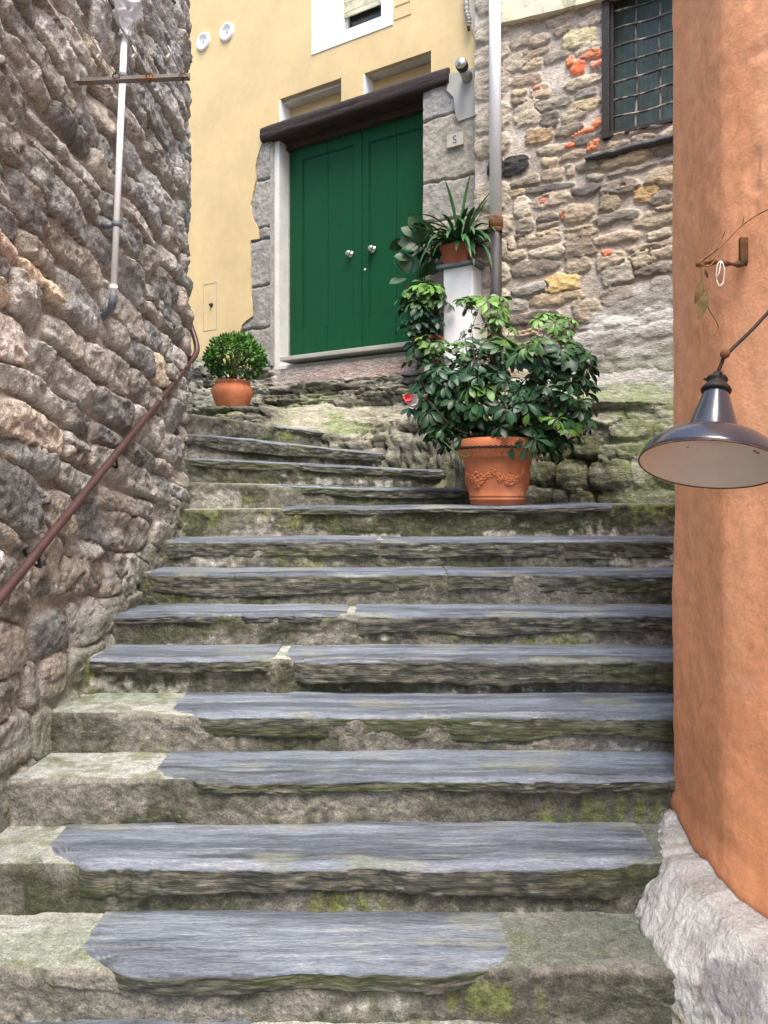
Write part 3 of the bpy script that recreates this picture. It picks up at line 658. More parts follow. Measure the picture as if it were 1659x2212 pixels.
jamb(fp(505, 600)[0], ds0 - .105, fp(570, 835)[1], lbz, 3, -.012, gpal, sorted(cz)).build('jamb_stones', 'jamb', yh)
mb = MB(); mb.add(*fbox(ds0 - .115, ds0, -.19, -.012, dzb - .05, lbz)); mb.build('reveal', 'jamb', yh, False, .02) if False else None
# plastered left reveal, splayed
sa = ds0 - .105
U, Z = np.meshgrid(np.linspace(0, 1, 14), np.linspace(dzb - .05, lbz + .02, 160), indexing='ij')
so_ = sa + (ds0 - sa) * U; oo = -.012 + (DOOR_O - .02 + .012) * ss(0, 1, U) + .006 * fbm(U * 3, Z * 5, 0, 4, 8)
XY = P0 + so_[..., None] * E + oo[..., None] * N
C = mix([.27, .255, .235], [.34, .34, .33], ss(.72, .9, U + .25 * fbm(U * 4, Z * 6, 0, 4, 9)))
mb = MB(); mb.add(np.concatenate([XY, Z[..., None]], -1), gridF(14, 160, True), C.reshape(-1, 3)); mb.build('reveal', 'jamb', yh)
cz = sorted([fp(980, y)[1] for y in (245, 385, 470, 560)])
ypal = [(.28, .26, .215), (.31, .28, .22), (.29, .275, .245), (.31, .285, .235), (.27, .265, .25)]
mb = jamb(ds1, s0 + .02, fp(980, 840)[1], fp(1000, 155)[1], 13, .0, ypal, cz); mb.build('jamb_stones', 'jamb', yh)
U, Z = np.meshgrid(np.linspace(-.3, 0, 14), np.linspace(dzb - .05, lbz, 100), indexing='ij')
XY = P0 + (ds1 + .012 * fbm(U * 6, Z * 4, 0, 3, 3))[..., None] * E + U[..., None] * N
mb = MB(); mb.add(np.concatenate([XY, Z[..., None]], -1), gridF(14, 100, False), (.26, .245, .21)); mb.build('reveal', 'jamb', yh)
# cement patch around the right end of the lintel
pt = jag(P2([(968, 160), (1026, 150), (1027, 250), (990, 262), (985, 250), (980, 210), (965, 195), (968, 160)], .012), .02, .004, 6)
V_, Fc = slab_poly(pt[:-1], [], .016, .03); mb = MB(); mb.add(V_, Fc); mb.build('cement_patch', 'niche', yh, False)
# the upper window
wn = thing('window', None, None); wn.parent = yh; wn.location = Vector(F(wh[0][0], 0, zsill)) - yh.location
fo = q4([(674, 114), (849, 59)]); fz0 = (fo[0][1] + fo[1][1]) / 2
mb = MB(); V_, Fc = slab_poly([(fo[0][0], fz0), (fo[1][0], fz0), (fo[1][0], zsill + 1.4), (fo[0][0], zsill + 1.4)], [[(a + (.002 if a < wh[1][0] - .01 else -.002), b + (.002 if b < zsill + .1 else -.002)) for a, b in wh]], .008, .03)
mb.add(V_, Fc); mb.build('surround', 'white', wn, False)
mb = MB(); mb.add(*fbox(wh[0][0] + .001, wh[0][0] + .012, -.36, -.023, zsill + .002, zsill + 1.25)); mb.add(*fbox(wh[0][0] + .012, wh[1][0] - .001, -.36, -.023, zsill + .002, zsill + .012)); mb.add(*fbox(wh[1][0] - .012, wh[1][0] - .001, -.36, -.023, zsill + .012, zsill + 1.25)); mb.build('reveal', 'white', wn, False)
mb = MB(); mb.add(*fbox(wh[0][0] + .01, wh[1][0], -.40, -.385, zsill, zsill + 1.25)); mb.build('pane', 'glass', wn, False)
mb = MB(); mb.add(*fbox(wh[0][0] + .012, wh[0][0] + .045, -.38, -.35, zsill + .012, zsill + 1.25)); mb.add(*fbox(wh[1][0] - .12, wh[1][0] - .10, -.38, -.35, zsill + .012, zsill + 1.25)); mb.build('window_frame', 'niche', wn, False)
mb = MB(); zb3 = fp(790, 22, -.34)[1]
for k in range(16): mb.add(*fbox(wh[0][0] + .013, wh[1][0] - .012, -.345, -.33 + .003 * (k % 2), zb3 + k * .045, zb3 + k * .045 + .043))
mb.build('blind', 'cream', wn, False)
# recessed service cover beside the window
c4 = q4([(853, 12), (887, 4), (887, 32), (853, 42)], .0); s_a, s_b = c4[0][0], c4[1][0]; z_a, z_b = c4[3][1], (c4[0][1] + c4[1][1]) / 2
mb = MB()
V_, Fc = slab_poly([(s_a - .006, z_a - .006), (s_b + .006, z_a - .006), (s_b + .006, z_b + .006), (s_a - .006, z_b + .006)], [[(s_a + .002, z_a + .002), (s_b - .002, z_a + .002), (s_b - .002, z_b - .002), (s_a + .002, z_b - .002)]], .006, .004)
mb.add(V_, Fc); cv = mb.build('cover_rim', 'yellow', yh, False)
# tall meter hatch with a lock
a0 = fp(439, 615)[0]; a1 = fp(468, 615)[0]; b0 = fp(439, 716)[1]; b1 = fp(439, 615)[1]
mb = MB(); V_, Fc = slab_poly([(a0, b0), (a1, b0), (a1, b1), (a0, b1)], [[(a0 + .004, b0 + .004), (a1 - .004, b0 + .004), (a1 - .004, b1 - .004), (a0 + .004, b1 - .004)]], .003, .002)
mb.add(V_, Fc); hatch = mb.build('meter_hatch', 'niche', yh, False)
kc = fp(457, 659)
mb = MB(); rotf = np.stack([np.array([E[0], E[1], 0]), np.array([0, 0, 1.]), np.array([N[0], N[1], 0])], 1)
mb.add(*lathe([(0, .028), (.012, .028), (.014, .02), (.014, .006), (.022, .004), (.022, -.004)], F(kc[0], 0, kc[1]), 20, rotf)); mb.build('lock_knob', 'iron', hatch)
# round white vents
for vx, vy in ((440, 91), (491, 70)):
    s, z = fp(vx, vy); mb = MB()
    mb.add(*lathe([(0, .002), (.052, .002), (.058, .012), (.066, .024), (.078, .026), (.088, .018), (.09, 0)], F(s, 0, z), 36, rotf)); v_ = mb.build('vent', 'white', yh)
    mb = MB(); mb.add(*lathe([(0, .007), (.012, .006), (.016, .003)], F(s, 0, z), 16, rotf)); mb.build('vent_boss', 'niche', v_)
# sill slab and the plaster below it
a0 = fp(604, 795, .09); a1 = fp(912, 756, .09)
mb = MB(); mb.add(*fbox(a0[0], a1[0] + .1, -.2, .09, dzb - .045, dzb - .004)); mb.build('door_sill', 'niche', yh, False, .006)
# door: two leaves with stiles, sunk panels, knobs
smid = fp(783, 500, DOOR_O)[0]
dtop = lbz + .0
for k, (a, b, gx_, pl, pr, pb, ptp, kx_, ky_) in enumerate(((ds0, smid, 708, 654, 766, 712, 345, 753, 547), (smid, ds1, 856, 797, 916, 690, 308, 803, 537))):
    o0 = DOOR_O; g_ = fp(gx_, 500, o0)[0]; p0 = fp(pl, 500, o0)[0]; p1 = fp(pr, 500, o0)[0]
    pz0 = fp(pl, pb, o0)[1]; pz1 = fp(pl, ptp, o0)[1]
    mb = MB()
    for x0_, x1_ in ((a + .003, g_ - .002), (g_ + .002, b - .003)):
        c0, c1 = max(x0_, p0), min(x1_, p1)
        if x0_ < p0 < x1_: mb.add(*fbox(x0_, p0, o0 - .04, o0 + .010, dzb, dtop))
        if x0_ < p1 < x1_: mb.add(*fbox(p1, x1_, o0 - .04, o0 + .010, dzb, dtop))
        mb.add(*fbox(c0, c1, o0 - .04, o0 + .009, dzb, pz0)); mb.add(*fbox(c0, c1, o0 - .04, o0 + .009, pz1, dtop))
        mb.add(*fbox(c0, c1, o0 - .04, o0 - .004, pz0, pz1))
    dr = mb.build('door_leaf', 'green', yh, False, .0025)
    mb = MB()
    for x0_, x1_, y0_, y1_ in ((p0 + .0, p0 + .010, pz0, pz1), (p1 - .010, p1, pz0, pz1), (p0 + .01, p1 - .01, pz0, pz0 + .010), (p0 + .01, p1 - .01, pz1 - .010, pz1)): mb.add(*fbox(x0_, x1_, o0 - .01, o0 + .005, y0_, y1_))
    mb.build('moulding', 'green', dr, False, .003)
    ks, kz = fp(kx_, ky_, o0 + .03); mb = MB()
    mb.add(*lathe([(0, .062), (.015, .060), (.026, .048), (.028, .038), (.020, .026), (.011, .020), (.011, .008), (.030, .006), (.031, .0)], F(ks, o0 + .0095 if k else o0 - .002, kz), 28, rotf)); mb.build('knob', 'chrome', dr)
    if k:
        ks, kz = fp(788, 583, o0 + .01); mb = MB(); mb.add(*lathe([(0, .006), (.012, .005), (.013, .0)], F(ks, o0 + .0095, kz), 20, rotf)); mb.build('keyhole', 'chrome', dr)

# ================================================================== ROCKY PLINTH along both houses
tb = [(300, (775, .02), (805, .15), (835, .25), (880, .6), (888, 1.3), (935, 1.35), (1010, 1.4)),
      (430, (772, .02), (800, .15), (835, .25), (880, .6), (886, 1.3), (935, 1.33), (1010, 1.4)),
      (500, (790, .02), (812, .15), (838, .3), (878, .7), (884, 1.28), (930, 1.33), (1010, 1.36)),
      (560, (800, .02), (828, .1), (843, .3), (870, .45), (877, 1.18), (915, 1.22), (1010, 1.25)),
      (610, (797, .045), (833, .06), (840, .32), (879, .38), (886, .72), (925, 1.0), (1010, 1.05)),
      (700, (788, .045), (825, .06), (830, .30), (866, .34), (878, .55), (936, .72), (1010, .8)),
      (750, (782, .045), (820, .06), (825, .28), (860, .32), (885, .45), (940, .55), (1010, .7)),
      (800, (776, .045), (815, .06), (819, .26), (848, .3), (890, .40), (925, .42), (1010, .6)),
      (870, (768, .045), (808, .06), (811, .25), (838, .3), (895, .38), (902, .46), (1030, .62)),
      (950, (790, .1), (800, .2), (813, .3), (845, .35), (885, .42), (890, .55), (1075, .8)),
      (1010, (800, .1), (815, .2), (830, .35), (850, .4), (885, .5), (893, .66), (1098, .95)),
      (1100, (815, .10), (840, .18), (855, .3), (872, .38), (900, .4), (960, .45), (1100, .7)),
      (1180, (815, .09), (848, .18), (864, .30), (880, .27), (940, .38), (1000, .42), (1098, .5)),
      (1280, (800, .09), (846, .17), (868, .30), (885, .24), (940, .36), (1000, .40), (1095, .45)),
      (1380, (790, .09), (840, .17), (868, .29), (885, .26), (940, .37), (1000, .40), (1090, .45)),
      (1450, (790, .09), (840, .17), (875, .27), (900, .31), (940, .38), (1000, .41), (1087, .45)),
      (1700, (785, .09), (840, .17), (875, .27), (900, .31), (940, .38), (1000, .41), (1080, .45))]
G = np.array([[fw(t[0], y_, o_) for y_, o_ in t[1:]] for t in tb])
xs_ = np.array([t[0] for t in tb]); nxx = 520; xi = np.linspace(300, 1700, nxx); nr = 7; K = 15; ti = np.linspace(0, nr - 1, (nr - 1) * K + 1)
H = np.stack([[np.interp(xi, xs_, G[:, r, c]) for c in range(3)] for r in range(nr)])      # r,c,x
T_ = np.stack([np.stack([np.interp(ti, np.arange(nr), H[:, c, i]) for c in range(3)], -1) for i in range(nxx)])   # x,t,c
ext = T_[:, -1:, :] + np.array([0, 0, -.35]); T_ = np.concatenate([T_, ext], 1); tt_ = np.concatenate([ti, [6.4]])
X2, TT = np.meshgrid(xi, tt_, indexing='ij')
w3 = T_.copy(); lay = fbm(w3[..., 0] * 3.2, w3[..., 2] * 26, w3[..., 1] * 2, 4, 91); big = fbm(w3[..., 0] * 4, w3[..., 1] * 4, w3[..., 2] * 6, 4, 92); fine = fbm(w3[..., 0] * 22, w3[..., 1] * 10, w3[..., 2] * 50, 3, 93)
zone_pl = (X2 > 590) & (X2 < 925)
plaster = ss(1.15, .9, TT) * ss(575, 600, X2) * ss(940, 915, X2)
slope = ss(3.4, 3.9, TT) * ss(5.15, 4.85, TT) * ss(560, 640, X2) * ss(1000, 930, X2)
mossr = ss(1300, 1370, X2 + 40 * fbm(X2 * .02, TT * 2, 0, 3, 94)); upper = ss(2.1, 1.6, TT) * ss(1050, 1120, X2)
rst = stones_rows(-1., 3.2, -1.4, 2.2, (.04, .10), (.12, .40), 77, .004) + stones_rows(3.2, 8, -1.4, 2.2, (.10, .22), (.22, .5), 79, .01)
Up = np.repeat(np.interp(xi, [300, 1700], [0, 6.2])[:, None], TT.shape[1], 1)
Vp = w3[..., 2] + .25 * TT * .0
fr1, fr2, fid = rubble(Up, Vp, rst, p=3, warp=.04, wf=5, seed=78)
crev = 1 - ss(0, .16, fr2 - fr1) * ss(1.12, .95, fr1)
rough_ =  (1 - plaster) * (1 - .85 * slope) * (1 - .75 * mossr) * (1 - .9 * upper)
am = .055 * (1 - plaster) * (1 - .7 * slope) * (1 - .45 * mossr) * (1 - .6 * upper) + .004
dsp = am * (.75 * np.sign(lay) * np.abs(lay) ** .7 * (1 - .75 * ss(1050, 1150, X2)) + .8 * big + .3 * fine) * ss(0, .3, TT) - .05 * crev * rough_ * ss(.9, 1.2, TT) + .02 * rough_ * rng.normal(0, 1, len(rst))[fid] * (1 - crev)
T_[..., 0] += N[0] * dsp; T_[..., 1] += N[1] * dsp; T_[..., 2] += .25 * dsp
xw, zw = w3[..., 0], w3[..., 2]
C = mix([.11, .105, .085], [.27, .26, .20], ss(-.4, .4, fbm(xw * 7, w3[..., 1] * 7, zw * 24, 4, 95)))
C = mix(C, [.155, .175, .075], ss(.05, .4, fbm(xw * 3, w3[..., 1] * 3, zw * 5, 4, 96)) * .6)
C = mix(C, [.40, .40, .34], ss(.30, .5, fbm(xw * 16, w3[..., 1] * 9, zw * 34, 4, 97)) * .7)
C = C * (1 + .35 * rng.normal(0, 1, len(rst))[fid] * rough_ * .6)[..., None]; C = mix(C, [.03, .026, .02], crev * rough_ * .8)
C = mix(C, mix([.34, .32, .25], [.24, .27, .15], ss(-.2, .3, fbm(xw * 5, zw * 9, 1, 4, 98))), slope)
pk = mix([.36, .31, .28], [.45, .32, .28], ss(.0, .35, fbm(xw * 3, zw * 7, 2, 4, 99)))
C = mix(C, pk, plaster)
C = mix(C, mix([.20, .23, .11], [.36, .37, .26], ss(-.3, .35, fbm(xw * 14, w3[..., 1] * 9, zw * 18, 4, 100))), mossr)
C = mix(C, mix([.25, .28, .17], [.42, .41, .37], ss(-.3, .4, fbm(xw * 6, zw * 8, 5, 4, 101) + (.6 - TT) * .4)), upper)
mb = MB(); mb.add(T_, gridF(nxx, T_.shape[1], False), C.reshape(-1, 3))
pl_ = mb.build('rock_plinth', 'rock'); tag(pl_, 'rough mossy rock footing under the green door and the stone wall', 'rock')
# pillar and shelf
pil = thing('shelf_pillar', 'white plastered pillar with a thin slate shelf right of the green door', 'pillar', F(1.6, .2, .9))
a = fp(957, 600, .26); b_ = fp(1016, 600, .26); zsh = fp(985, 575, .28)[1]
mb = MB(); mb.add(*fbox(a[0], b_[0] + .02, -.05, .26, fp(985, 850, .26)[1] - .1, zsh)); mb.build('pillar', 'white', pil, False, .012)
a2 = fp(941, 578, .29); b2 = fp(1021, 565, .29)
mb = MB(); mb.add(*fbox(a2[0], b2[0] + .02, -.05, .29, zsh + .001, zsh + .03)); mb.build('shelf', 'greypvc', pil, False, .004)

# ================================================================== ORANGE BUILDING
ob = thing('orange_house', 'orange plastered house corner with a rough whitewashed base', 'house', (1.2, 2.4, -1.7))
op = np.array([(1.5, -3), (1.48, 0), (1.42, 1.5), (1.30, 1.93), (1.135, 2.275), (1.082, 2.40), (1.070, 2.47), (1.074, 2.6), (1.088, 2.80), (1.097, 2.90), (1.115, 2.955), (1.17, 2.99), (1.30, 3.02), (1.55, 3.055), (1.9, 3.10), (2.5, 3.17), (3.8, 3.33), (6, 3.6)])
opp = smooth_path(op, 16); oal = np.concatenate([[0], np.cumsum(np.linalg.norm(np.diff(opp, axis=0), axis=1))])
def ow(u):
    x = np.interp(u, oal, opp[:, 0]); y = np.interp(u, oal, opp[:, 1]); e = .01
    tx = np.interp(u + e, oal, opp[:, 0]) - np.interp(u - e, oal, opp[:, 0]); ty = np.interp(u + e, oal, opp[:, 1]) - np.interp(u - e, oal, opp[:, 1]); l = np.hypot(tx, ty) + 1e-9
    return x, y, -ty / l, tx / l
uq = lambda Y: float(np.interp(Y, opp[:170, 1], oal[:170]))
us = np.concatenate([np.linspace(0, uq(1.8), 50)[:-1], np.linspace(uq(1.8), uq(2.95) + .15, 190)[:-1], np.linspace(uq(2.95) + .15, uq(2.95) + .8, 70)[:-1], np.linspace(uq(2.95) + .8, oal[-1], 40)])
def zbase(u): return -1.235 + .05 * fbm(u * 3, 5, 0, 3, 7) + .02 * fbm(u * 14, 5, 0, 3, 8) - .05 * ss(uq(2.3), uq(2.0), u) + .035 * ss(uq(2.6), uq(2.85), u)
zq = np.linspace(0, 1, 330)
U = np.repeat(us[:, None], 330, 1); Z = zbase(us)[:, None] + (3.9 - zbase(us)[:, None]) * zq[None, :] ** 1.0
xx, yy, nx_, ny_ = ow(U)
dd = .009 * fbm(U * 3, Z * 2, 0, 3, 71) + .003 * fbm(U * 22, Z * 22, 0, 3, 72) - .010 * ss(.02, .0, Z - zbase(us)[:, None])
pit = ss(.42, .52, fbm(U * 10, Z * 12, 3, 3, 73)) * ss(.4, 1.2, Z) * ss(uq(2.42), uq(2.3), U); dd = dd - .006 * pit
dd = dd + .016 * ss(.12, .0, Z - zbase(us)[:, None])
V = np.stack([xx + nx_ * dd, yy + ny_ * dd, Z], -1)
Co = mix([.94, .50, .29], [.88, .42, .225], ss(-.3, .3, fbm(U * 2.5, Z * .9, 0, 4, 74)))
strip_shade = ss(uq(2.40), uq(2.50), U) * ss(.7, -.2, fbm(U * 2, Z * .4, 3, 2, 75)); Co = mix(Co, [.78, .38, .22], .45 * strip_shade)  # shade of the turned-away far strip, painted into the plaster colour
low = ss(.5, -1.0, Z + .3 * fbm(U * 2, Z, 0, 3, 90)); Co = mix(Co, [.82, .33, .155], low * .6)
dirt = ss(-1.0, -1.25, Z + .12 * fbm(U * 12, Z * 6, 0, 3, 91)); Co = mix(Co, [.50, .20, .09], dirt * .5)
Co = mix(Co, [.80, .36, .18], ss(.1, .5, fbm(U * 7, Z * .5, 9, 3, 79)) * .5)
Co = mix(Co, [.80, .42, .26], ss(.52, .60, fbm(U * 5, Z * 7, 4, 4, 76)) * .6)
crk = np.abs(fbm(U * 3.1, Z * 2.2, 5, 5, 92, .6)); Co = mix(Co, [.30, .11, .05], (crk < .004) * ss(.0, .4, fbm(U * 2, Z * 1.5, 12, 2, 93)) * .25)
scr = np.abs(fbm(U * 9, Z * 1.6, 8, 3, 77)); Co = mix(Co, [.82, .52, .38], (scr < .008) * ss(.25, .45, fbm(U * 4, Z * 3, 2, 2, 78)) * .8)
sc_z = (HY - 1160) * 2.68 / FP; Uc = uq(2.66)
el = np.sqrt(((U - Uc) / .045) ** 2 + ((Z - sc_z) / .055) ** 2); Co = mix(Co, [.80, .45, .30], ss(.22, .05, np.abs(el - 1)) * .55)
M['orangeC'] = pmat('orange_plaster', ns=9, na=.09, bump=.6, bs=90, bd=.005, rough=.9, fine=1.2)
mb = MB(); mb.add(V, gridF(len(us), 330, True), Co.reshape(-1, 3)); mb.build('wall', 'orangeC', ob)
# whitewashed rubble base flaring out
tq = np.linspace(0, 1, 90); U = np.repeat(us[:, None], 90, 1); Tq = np.repeat(tq[None, :], len(us), 0); xx, yy, nx_, ny_ = ow(U)
Z = zbase(us)[:, None] + .012 + (-1.80 - zbase(us)[:, None]) * Tq ** 1.4
dd = (.085 * ss(0, .10, Tq) + .12 * np.clip(Tq / .45, 0, 1)) * np.clip((U - uq(2.99)) / (uq(2.58) - uq(2.99)), 0, 1) ** .8 + .05 * Tq + .016 * fbm(U * 9, Z * 7 + U * 6, 0, 4, 81) + .012 * np.abs(fbm(U * 24, Z * 16 + U * 12, 0, 3, 86)) + .010 * fbm(U * 50, Z * 36, 0, 3, 82)
dd = dd * ss(0, .04, Tq) 
Vb = np.stack([xx + nx_ * dd, yy + ny_ * dd, Z], -1)
Cb = mix([.66, .63, .60], [.93, .925, .91], ss(-.45, .1, fbm(U * 12, Z * 10, 0, 4, 83)))
Cb = mix(Cb, [.36, .34, .40], ss(.30, .55, fbm(U * 6 + 3, Z * 5, 1, 4, 84)) * .6); Cb = mix(Cb, [.50, .42, .25], ss(.35, .6, fbm(U * 9, Z * 9, 5, 4, 85)) * .6)
mb = MB(); mb.add(Vb, gridF(len(us), 90, False), Cb.reshape(-1, 3)); mb.build('whitewashed_base', 'whitewash', ob)

# ================================================================== HANDRAIL
hr = thing('handrail', 'reddish brown round metal handrail climbing the left rubble wall', 'handrail', (-1.4, 2.6, -.5))
pts = [at(-60, 1345, 2.55), at(2, 1290, 2.75), at(110, 1150, 3.1), at(215, 1005, 3.55), at(310, 885, 4.05), at(385, 808, 4.62), at(412, 782, 4.88), at(424, 760, 5.0), at(422, 735, 5.02), at(410, 700, 5.04), at(404, 680, 5.1), at(385, 668, 5.2)]
p0_, p1_ = pts[0], pts[6]
line = [p0_ + (p1_ - p0_) * t for t in np.linspace(0, 1, 10)]
X_ = [at(2, 1290, 2.75)]; A_, B_ = at(2, 1290, 2.75), at(408, 786, 4.88); ln = [A_ + (B_ - A_) * t for t in np.linspace(-.5, 1, 14)]
rp = smooth_path(np.array(ln + [at(424, 762, 5.0), at(423, 738, 5.04), at(411, 702, 5.08), at(402, 682, 5.15), at(385, 675, 5.25)]), 5)
mb = MB(); mb.add(*tube(rp, .0185, 16)); mb.build('rail', 'rail', hr)
for t in (.12, .47, .73, 1.0):
    p = A_ + (B_ - A_) * t; wpt = on_wall(p[1], p[2] + .02, .0)
    bp = smooth_path(np.array([p + [0, 0, -.01], p + [-.002, .02, -.05], p + [-.01, .04, -.062], (p + wpt) / 2 + [0, .06, -.055], wpt + [0, .07, -.0]]), 5)
    mb = MB(); mb.add(*tube(bp, .0065, 8)); mb.build('bracket', 'iron', hr)

# ================================================================== WHITE PIPE, BAG, CLOTHES LINES
wp = thing('drain_pipe', 'thin white plastic pipe with a grey elbow end on the left rubble wall', 'pipe', at(243, 650, 3.74))
a = at(245, 640, 3.66); b_ = at(271, 20, 3.84)
mb = MB(); mb.add(*tube([a, b_], .0155, 16)); mb.build('pipe', 'pvc', wp)
mb = MB(); mb.add(*tube([a + (b_ - a) * .02, a + (b_ - a) * .035], .018, 16)); mb.build('collar', 'pvc', wp)
ep = smooth_path(np.array([a + [0, 0, .01], at(243, 652, 3.66), at(240, 665, 3.69), at(230, 678, 3.74), at(222, 684, 3.80)]), 4)
mb = MB(); mb.add(*tube(ep, [.018 + .0015 * (i % 2) for i in range(len(ep))], 16)); mb.build('elbow', 'greypvc', wp)
for py_ in (165, 485):
    d_ = 3.66 + (640 - py_) / 620 * .18; c = at(245 + (640 - py_) / 620 * 26, py_, d_); mb = MB()
    mb.add(*tube([c + [0, 0, -.014], c + [0, 0, .014]], .021, 14)); mb.add(*boxc(c + [-.045, .01, 0], [.03, 0, 0], [0, .012, 0], [0, 0, .012])); mb.build('clip', 'greypvc', wp)
# crumpled plastic
n, m = 40, 60; aa = np.linspace(0, 2 * np.pi, n); hh = np.linspace(0, 1, m); A2, H2 = np.meshgrid(aa, hh, indexing='ij')
rr = (.022 + .055 * ss(.05, .5, H2)) * (1 + .55 * fbm(np.cos(A2) * 2.2, np.sin(A2) * 2.2, H2 * 7, 4, 5)) + .012 * fbm(np.cos(A2) * 8, np.sin(A2) * 8, H2 * 20, 3, 6)
c0 = at(270, 78, 3.80); c1 = at(281, -60, 3.78)
Vg = c0 + (c1 - c0) * H2[..., None] + np.stack([rr * np.cos(A2), rr * np.sin(A2), 0 * rr], -1)
mb = MB(); mb.add(Vg, gridF(n, m)); bag = mb.build('plastic_bag', 'bag'); tag(bag, 'crumpled clear white plastic wrapped round the top of the thin pipe', 'plastic bag')
br = thing('line_bracket', 'grey steel angle bar with three rings for clothes lines on the left wall', 'bracket', at(200, 175, 3.5))
l_, r_ = at(160, 177, 3.5), at(411, 166, 3.5); cen = (l_ + r_) / 2; hx = (r_ - l_) / 2
mb = MB(); mb.add(*boxc(cen + [0, 0, 0], hx, [0, .002, 0], [0, 0, .017])); mb.add(*boxc(cen + [0, -.019, -.016], hx, [0, .017, 0], [0, 0, .002])); mb.build('bar', 'steel', br, False, .001)
rings = []
for rx in (288, 363, 395):
    pass
for rx in (251, 323, 395):
    c = at(rx, 164, 3.48); a = np.linspace(0, 2 * np.pi, 20); mb = MB()
    mb.add(*tube([c + [.016 * math.cos(t), .0, .012 * math.sin(t)] for t in a], .0032, 7, False)); mb.add(*tube([c + [0, 0, -.010], c + [0, .005, -.03]], .004, 7)); mb.build('ring', 'rust', br); rings.append(c)
for i, c in enumerate(rings):
    t = thing('clothes_line', ['clothes line looped on the left ring of the steel bar', 'clothes line looped on the middle ring of the steel bar', 'clothes line looped on the right ring of the steel bar'][i], 'clothes line', c, 'clothes lines running along the left wall')
    k = c + np.array([-.015, -.20, .018]); mb = MB()
    mb.add(*tube(smooth_path(np.array([c, c + [-.008, -.05, .008], c + [-.012, -.12, .012], k]), 4), .0022, 6)); mb.build('hook', 'rust', t)
    mb = MB()
    for j in (-1, 1):
        mb.add(*tube(smooth_path(np.array([c + [0, -.02, 0], k + [j * .006, 0, -.01 * j], k + [-.03 + j * .015, -1.3, .0 + j * .014], k + [-.1 + j * .02, -3.4, .05 + j * .02]]), 8), .0024, 6))
    mb.build('cord', 'cord', t)
    a = np.linspace(0, 1, 12); mb = MB(); mb.add(*tube(np.array([k + [.012 * math.sin(t_ * 6), -.0 + .06 * t_, -.03 * math.sin(t_ * 3.1)] for t_ in a]), .005, 7)); mb.build('knot', 'string', t)

# ================================================================== DOWNPIPE, LAMP STUB, NUMBER, CABLE
dp = thing('downpipe', 'white downpipe running into a worn dark cast iron lower pipe', 'downpipe', fw(1070, 690, .22))
o_ = .22; a = fp(1071, 470, o_); ps = a[0]; zj = a[1]
mb = MB(); mb.add(*tube([F(fp(1071, 470, o_)[0], o_, zj), F(fp(1067, 0, o_)[0], o_, 5.2)], .046, 24)); mb.build('pipe', 'pvc', dp)
zlow = fp(1071, 860, o_)[1]
mb = MB(); mb.add(*tube([F(ps, o_, zlow), F(ps, o_, zj)], .047, 24)); mb.build('iron_pipe', 'castiron', dp)
mb = MB(); mb.add(*lathe([(.048, -.12), (.052, -.118), (.052, -.085), (.050, -.08), (.056, -.076), (.056, 0), (.050, .004), (.046, .004)], F(ps, o_, zj), 28)); mb.build('collar', 'rust', dp)
lm = thing('wall_lamp', 'small grey cylinder wall lamp with a metal cap above the right door jamb', 'wall lamp', fw(1008, 160, .05))
c = fw(1009, 165, .03); tp = fw(995, 135, .20); ax = (tp - c); ax /= np.linalg.norm(ax)
qr = Vector(ax).to_track_quat('Z', 'Y').to_matrix()
mb = MB(); mb.add(*lathe([(0, -.02), (.045, -.02), (.045, .12), (0, .12)], c, 28, qr)); mb.build('lamp_body', 'niche', lm)
mb = MB(); mb.add(*lathe([(.046, .11), (.048, .118), (.043, .121), (.043, .128), (.049, .130), (.049, .165), (.046, .165)], c, 28, qr)); mb.build('lamp_collar', 'iron', lm)
mb = MB(); mb.add(*lathe([(.0475, .150), (.0475, .172), (.040, .185), (.02, .195), (0, .198)], c, 28, qr)); mb.build('lamp_cap', 'chrome', lm)
nb = thing('number_plate', 'small square stone house number tile on the right door jamb', 'number plate', fw(983, 303, .03))
a0 = fp(966, 303, .02); a1 = fp(1001, 303, .02); zc = (fp(983, 303, .02)[1]); hh_ = (a1[0] - a0[0]) * .36
mb = MB(); mb.add(*fbox(a0[0], a1[0], .0, .03, zc - hh_, zc + hh_)); tl = mb.build('tile', 'tile', nb, False, .003)
cu = bpy.data.curves.new('numeral', 'FONT'); cu.body = 'S'; cu.size = .09; cu.align_x = 'CENTER'; cu.align_y = 'CENTER'; cu.extrude = .0006
to = bpy.data.objects.new('numeral_src', cu); COL.objects.link(to); bpy.context.view_layer.update()
me = bpy.data.meshes.new_from_object(to.evaluated_get(bpy.context.evaluated_depsgraph_get())); bpy.data.objects.remove(to)
v = np.array([q.co[:] for q in me.vertices]); mb = MB(); mb.add((v @ rotf.T) + F((a0[0] + a1[0]) / 2, .0312, zc), [list(p.vertices) for p in me.polygons]); mb.build('numeral', 'ink', tl, False)
# cable hanging at the corner of the yellow house
kp = [fw(1005, -30, .05), fw(1007, 8, .05), fw(1009, 30, .06), fw(1013, 44, .06), fw(1012, 58, .05)]
cb = thing('cable', 'loose cable end hanging where the yellow and stone walls meet', 'cable', kp[-1]); mb = MB(); mb.add(*tube(smooth_path(np.array(kp)), [.018 + .006 * math.sin(i * 1.7) for i in range(33)], 8)); mb.build('cable', 'niche', cb)
mb = MB(); mb.add(*tube(smooth_path(np.array([kp[3] + [.01, 0, .02], kp[4], kp[4] + [.005, 0, -.03]])), .012, 8)); mb.build('taped_end', 'iron', cb)
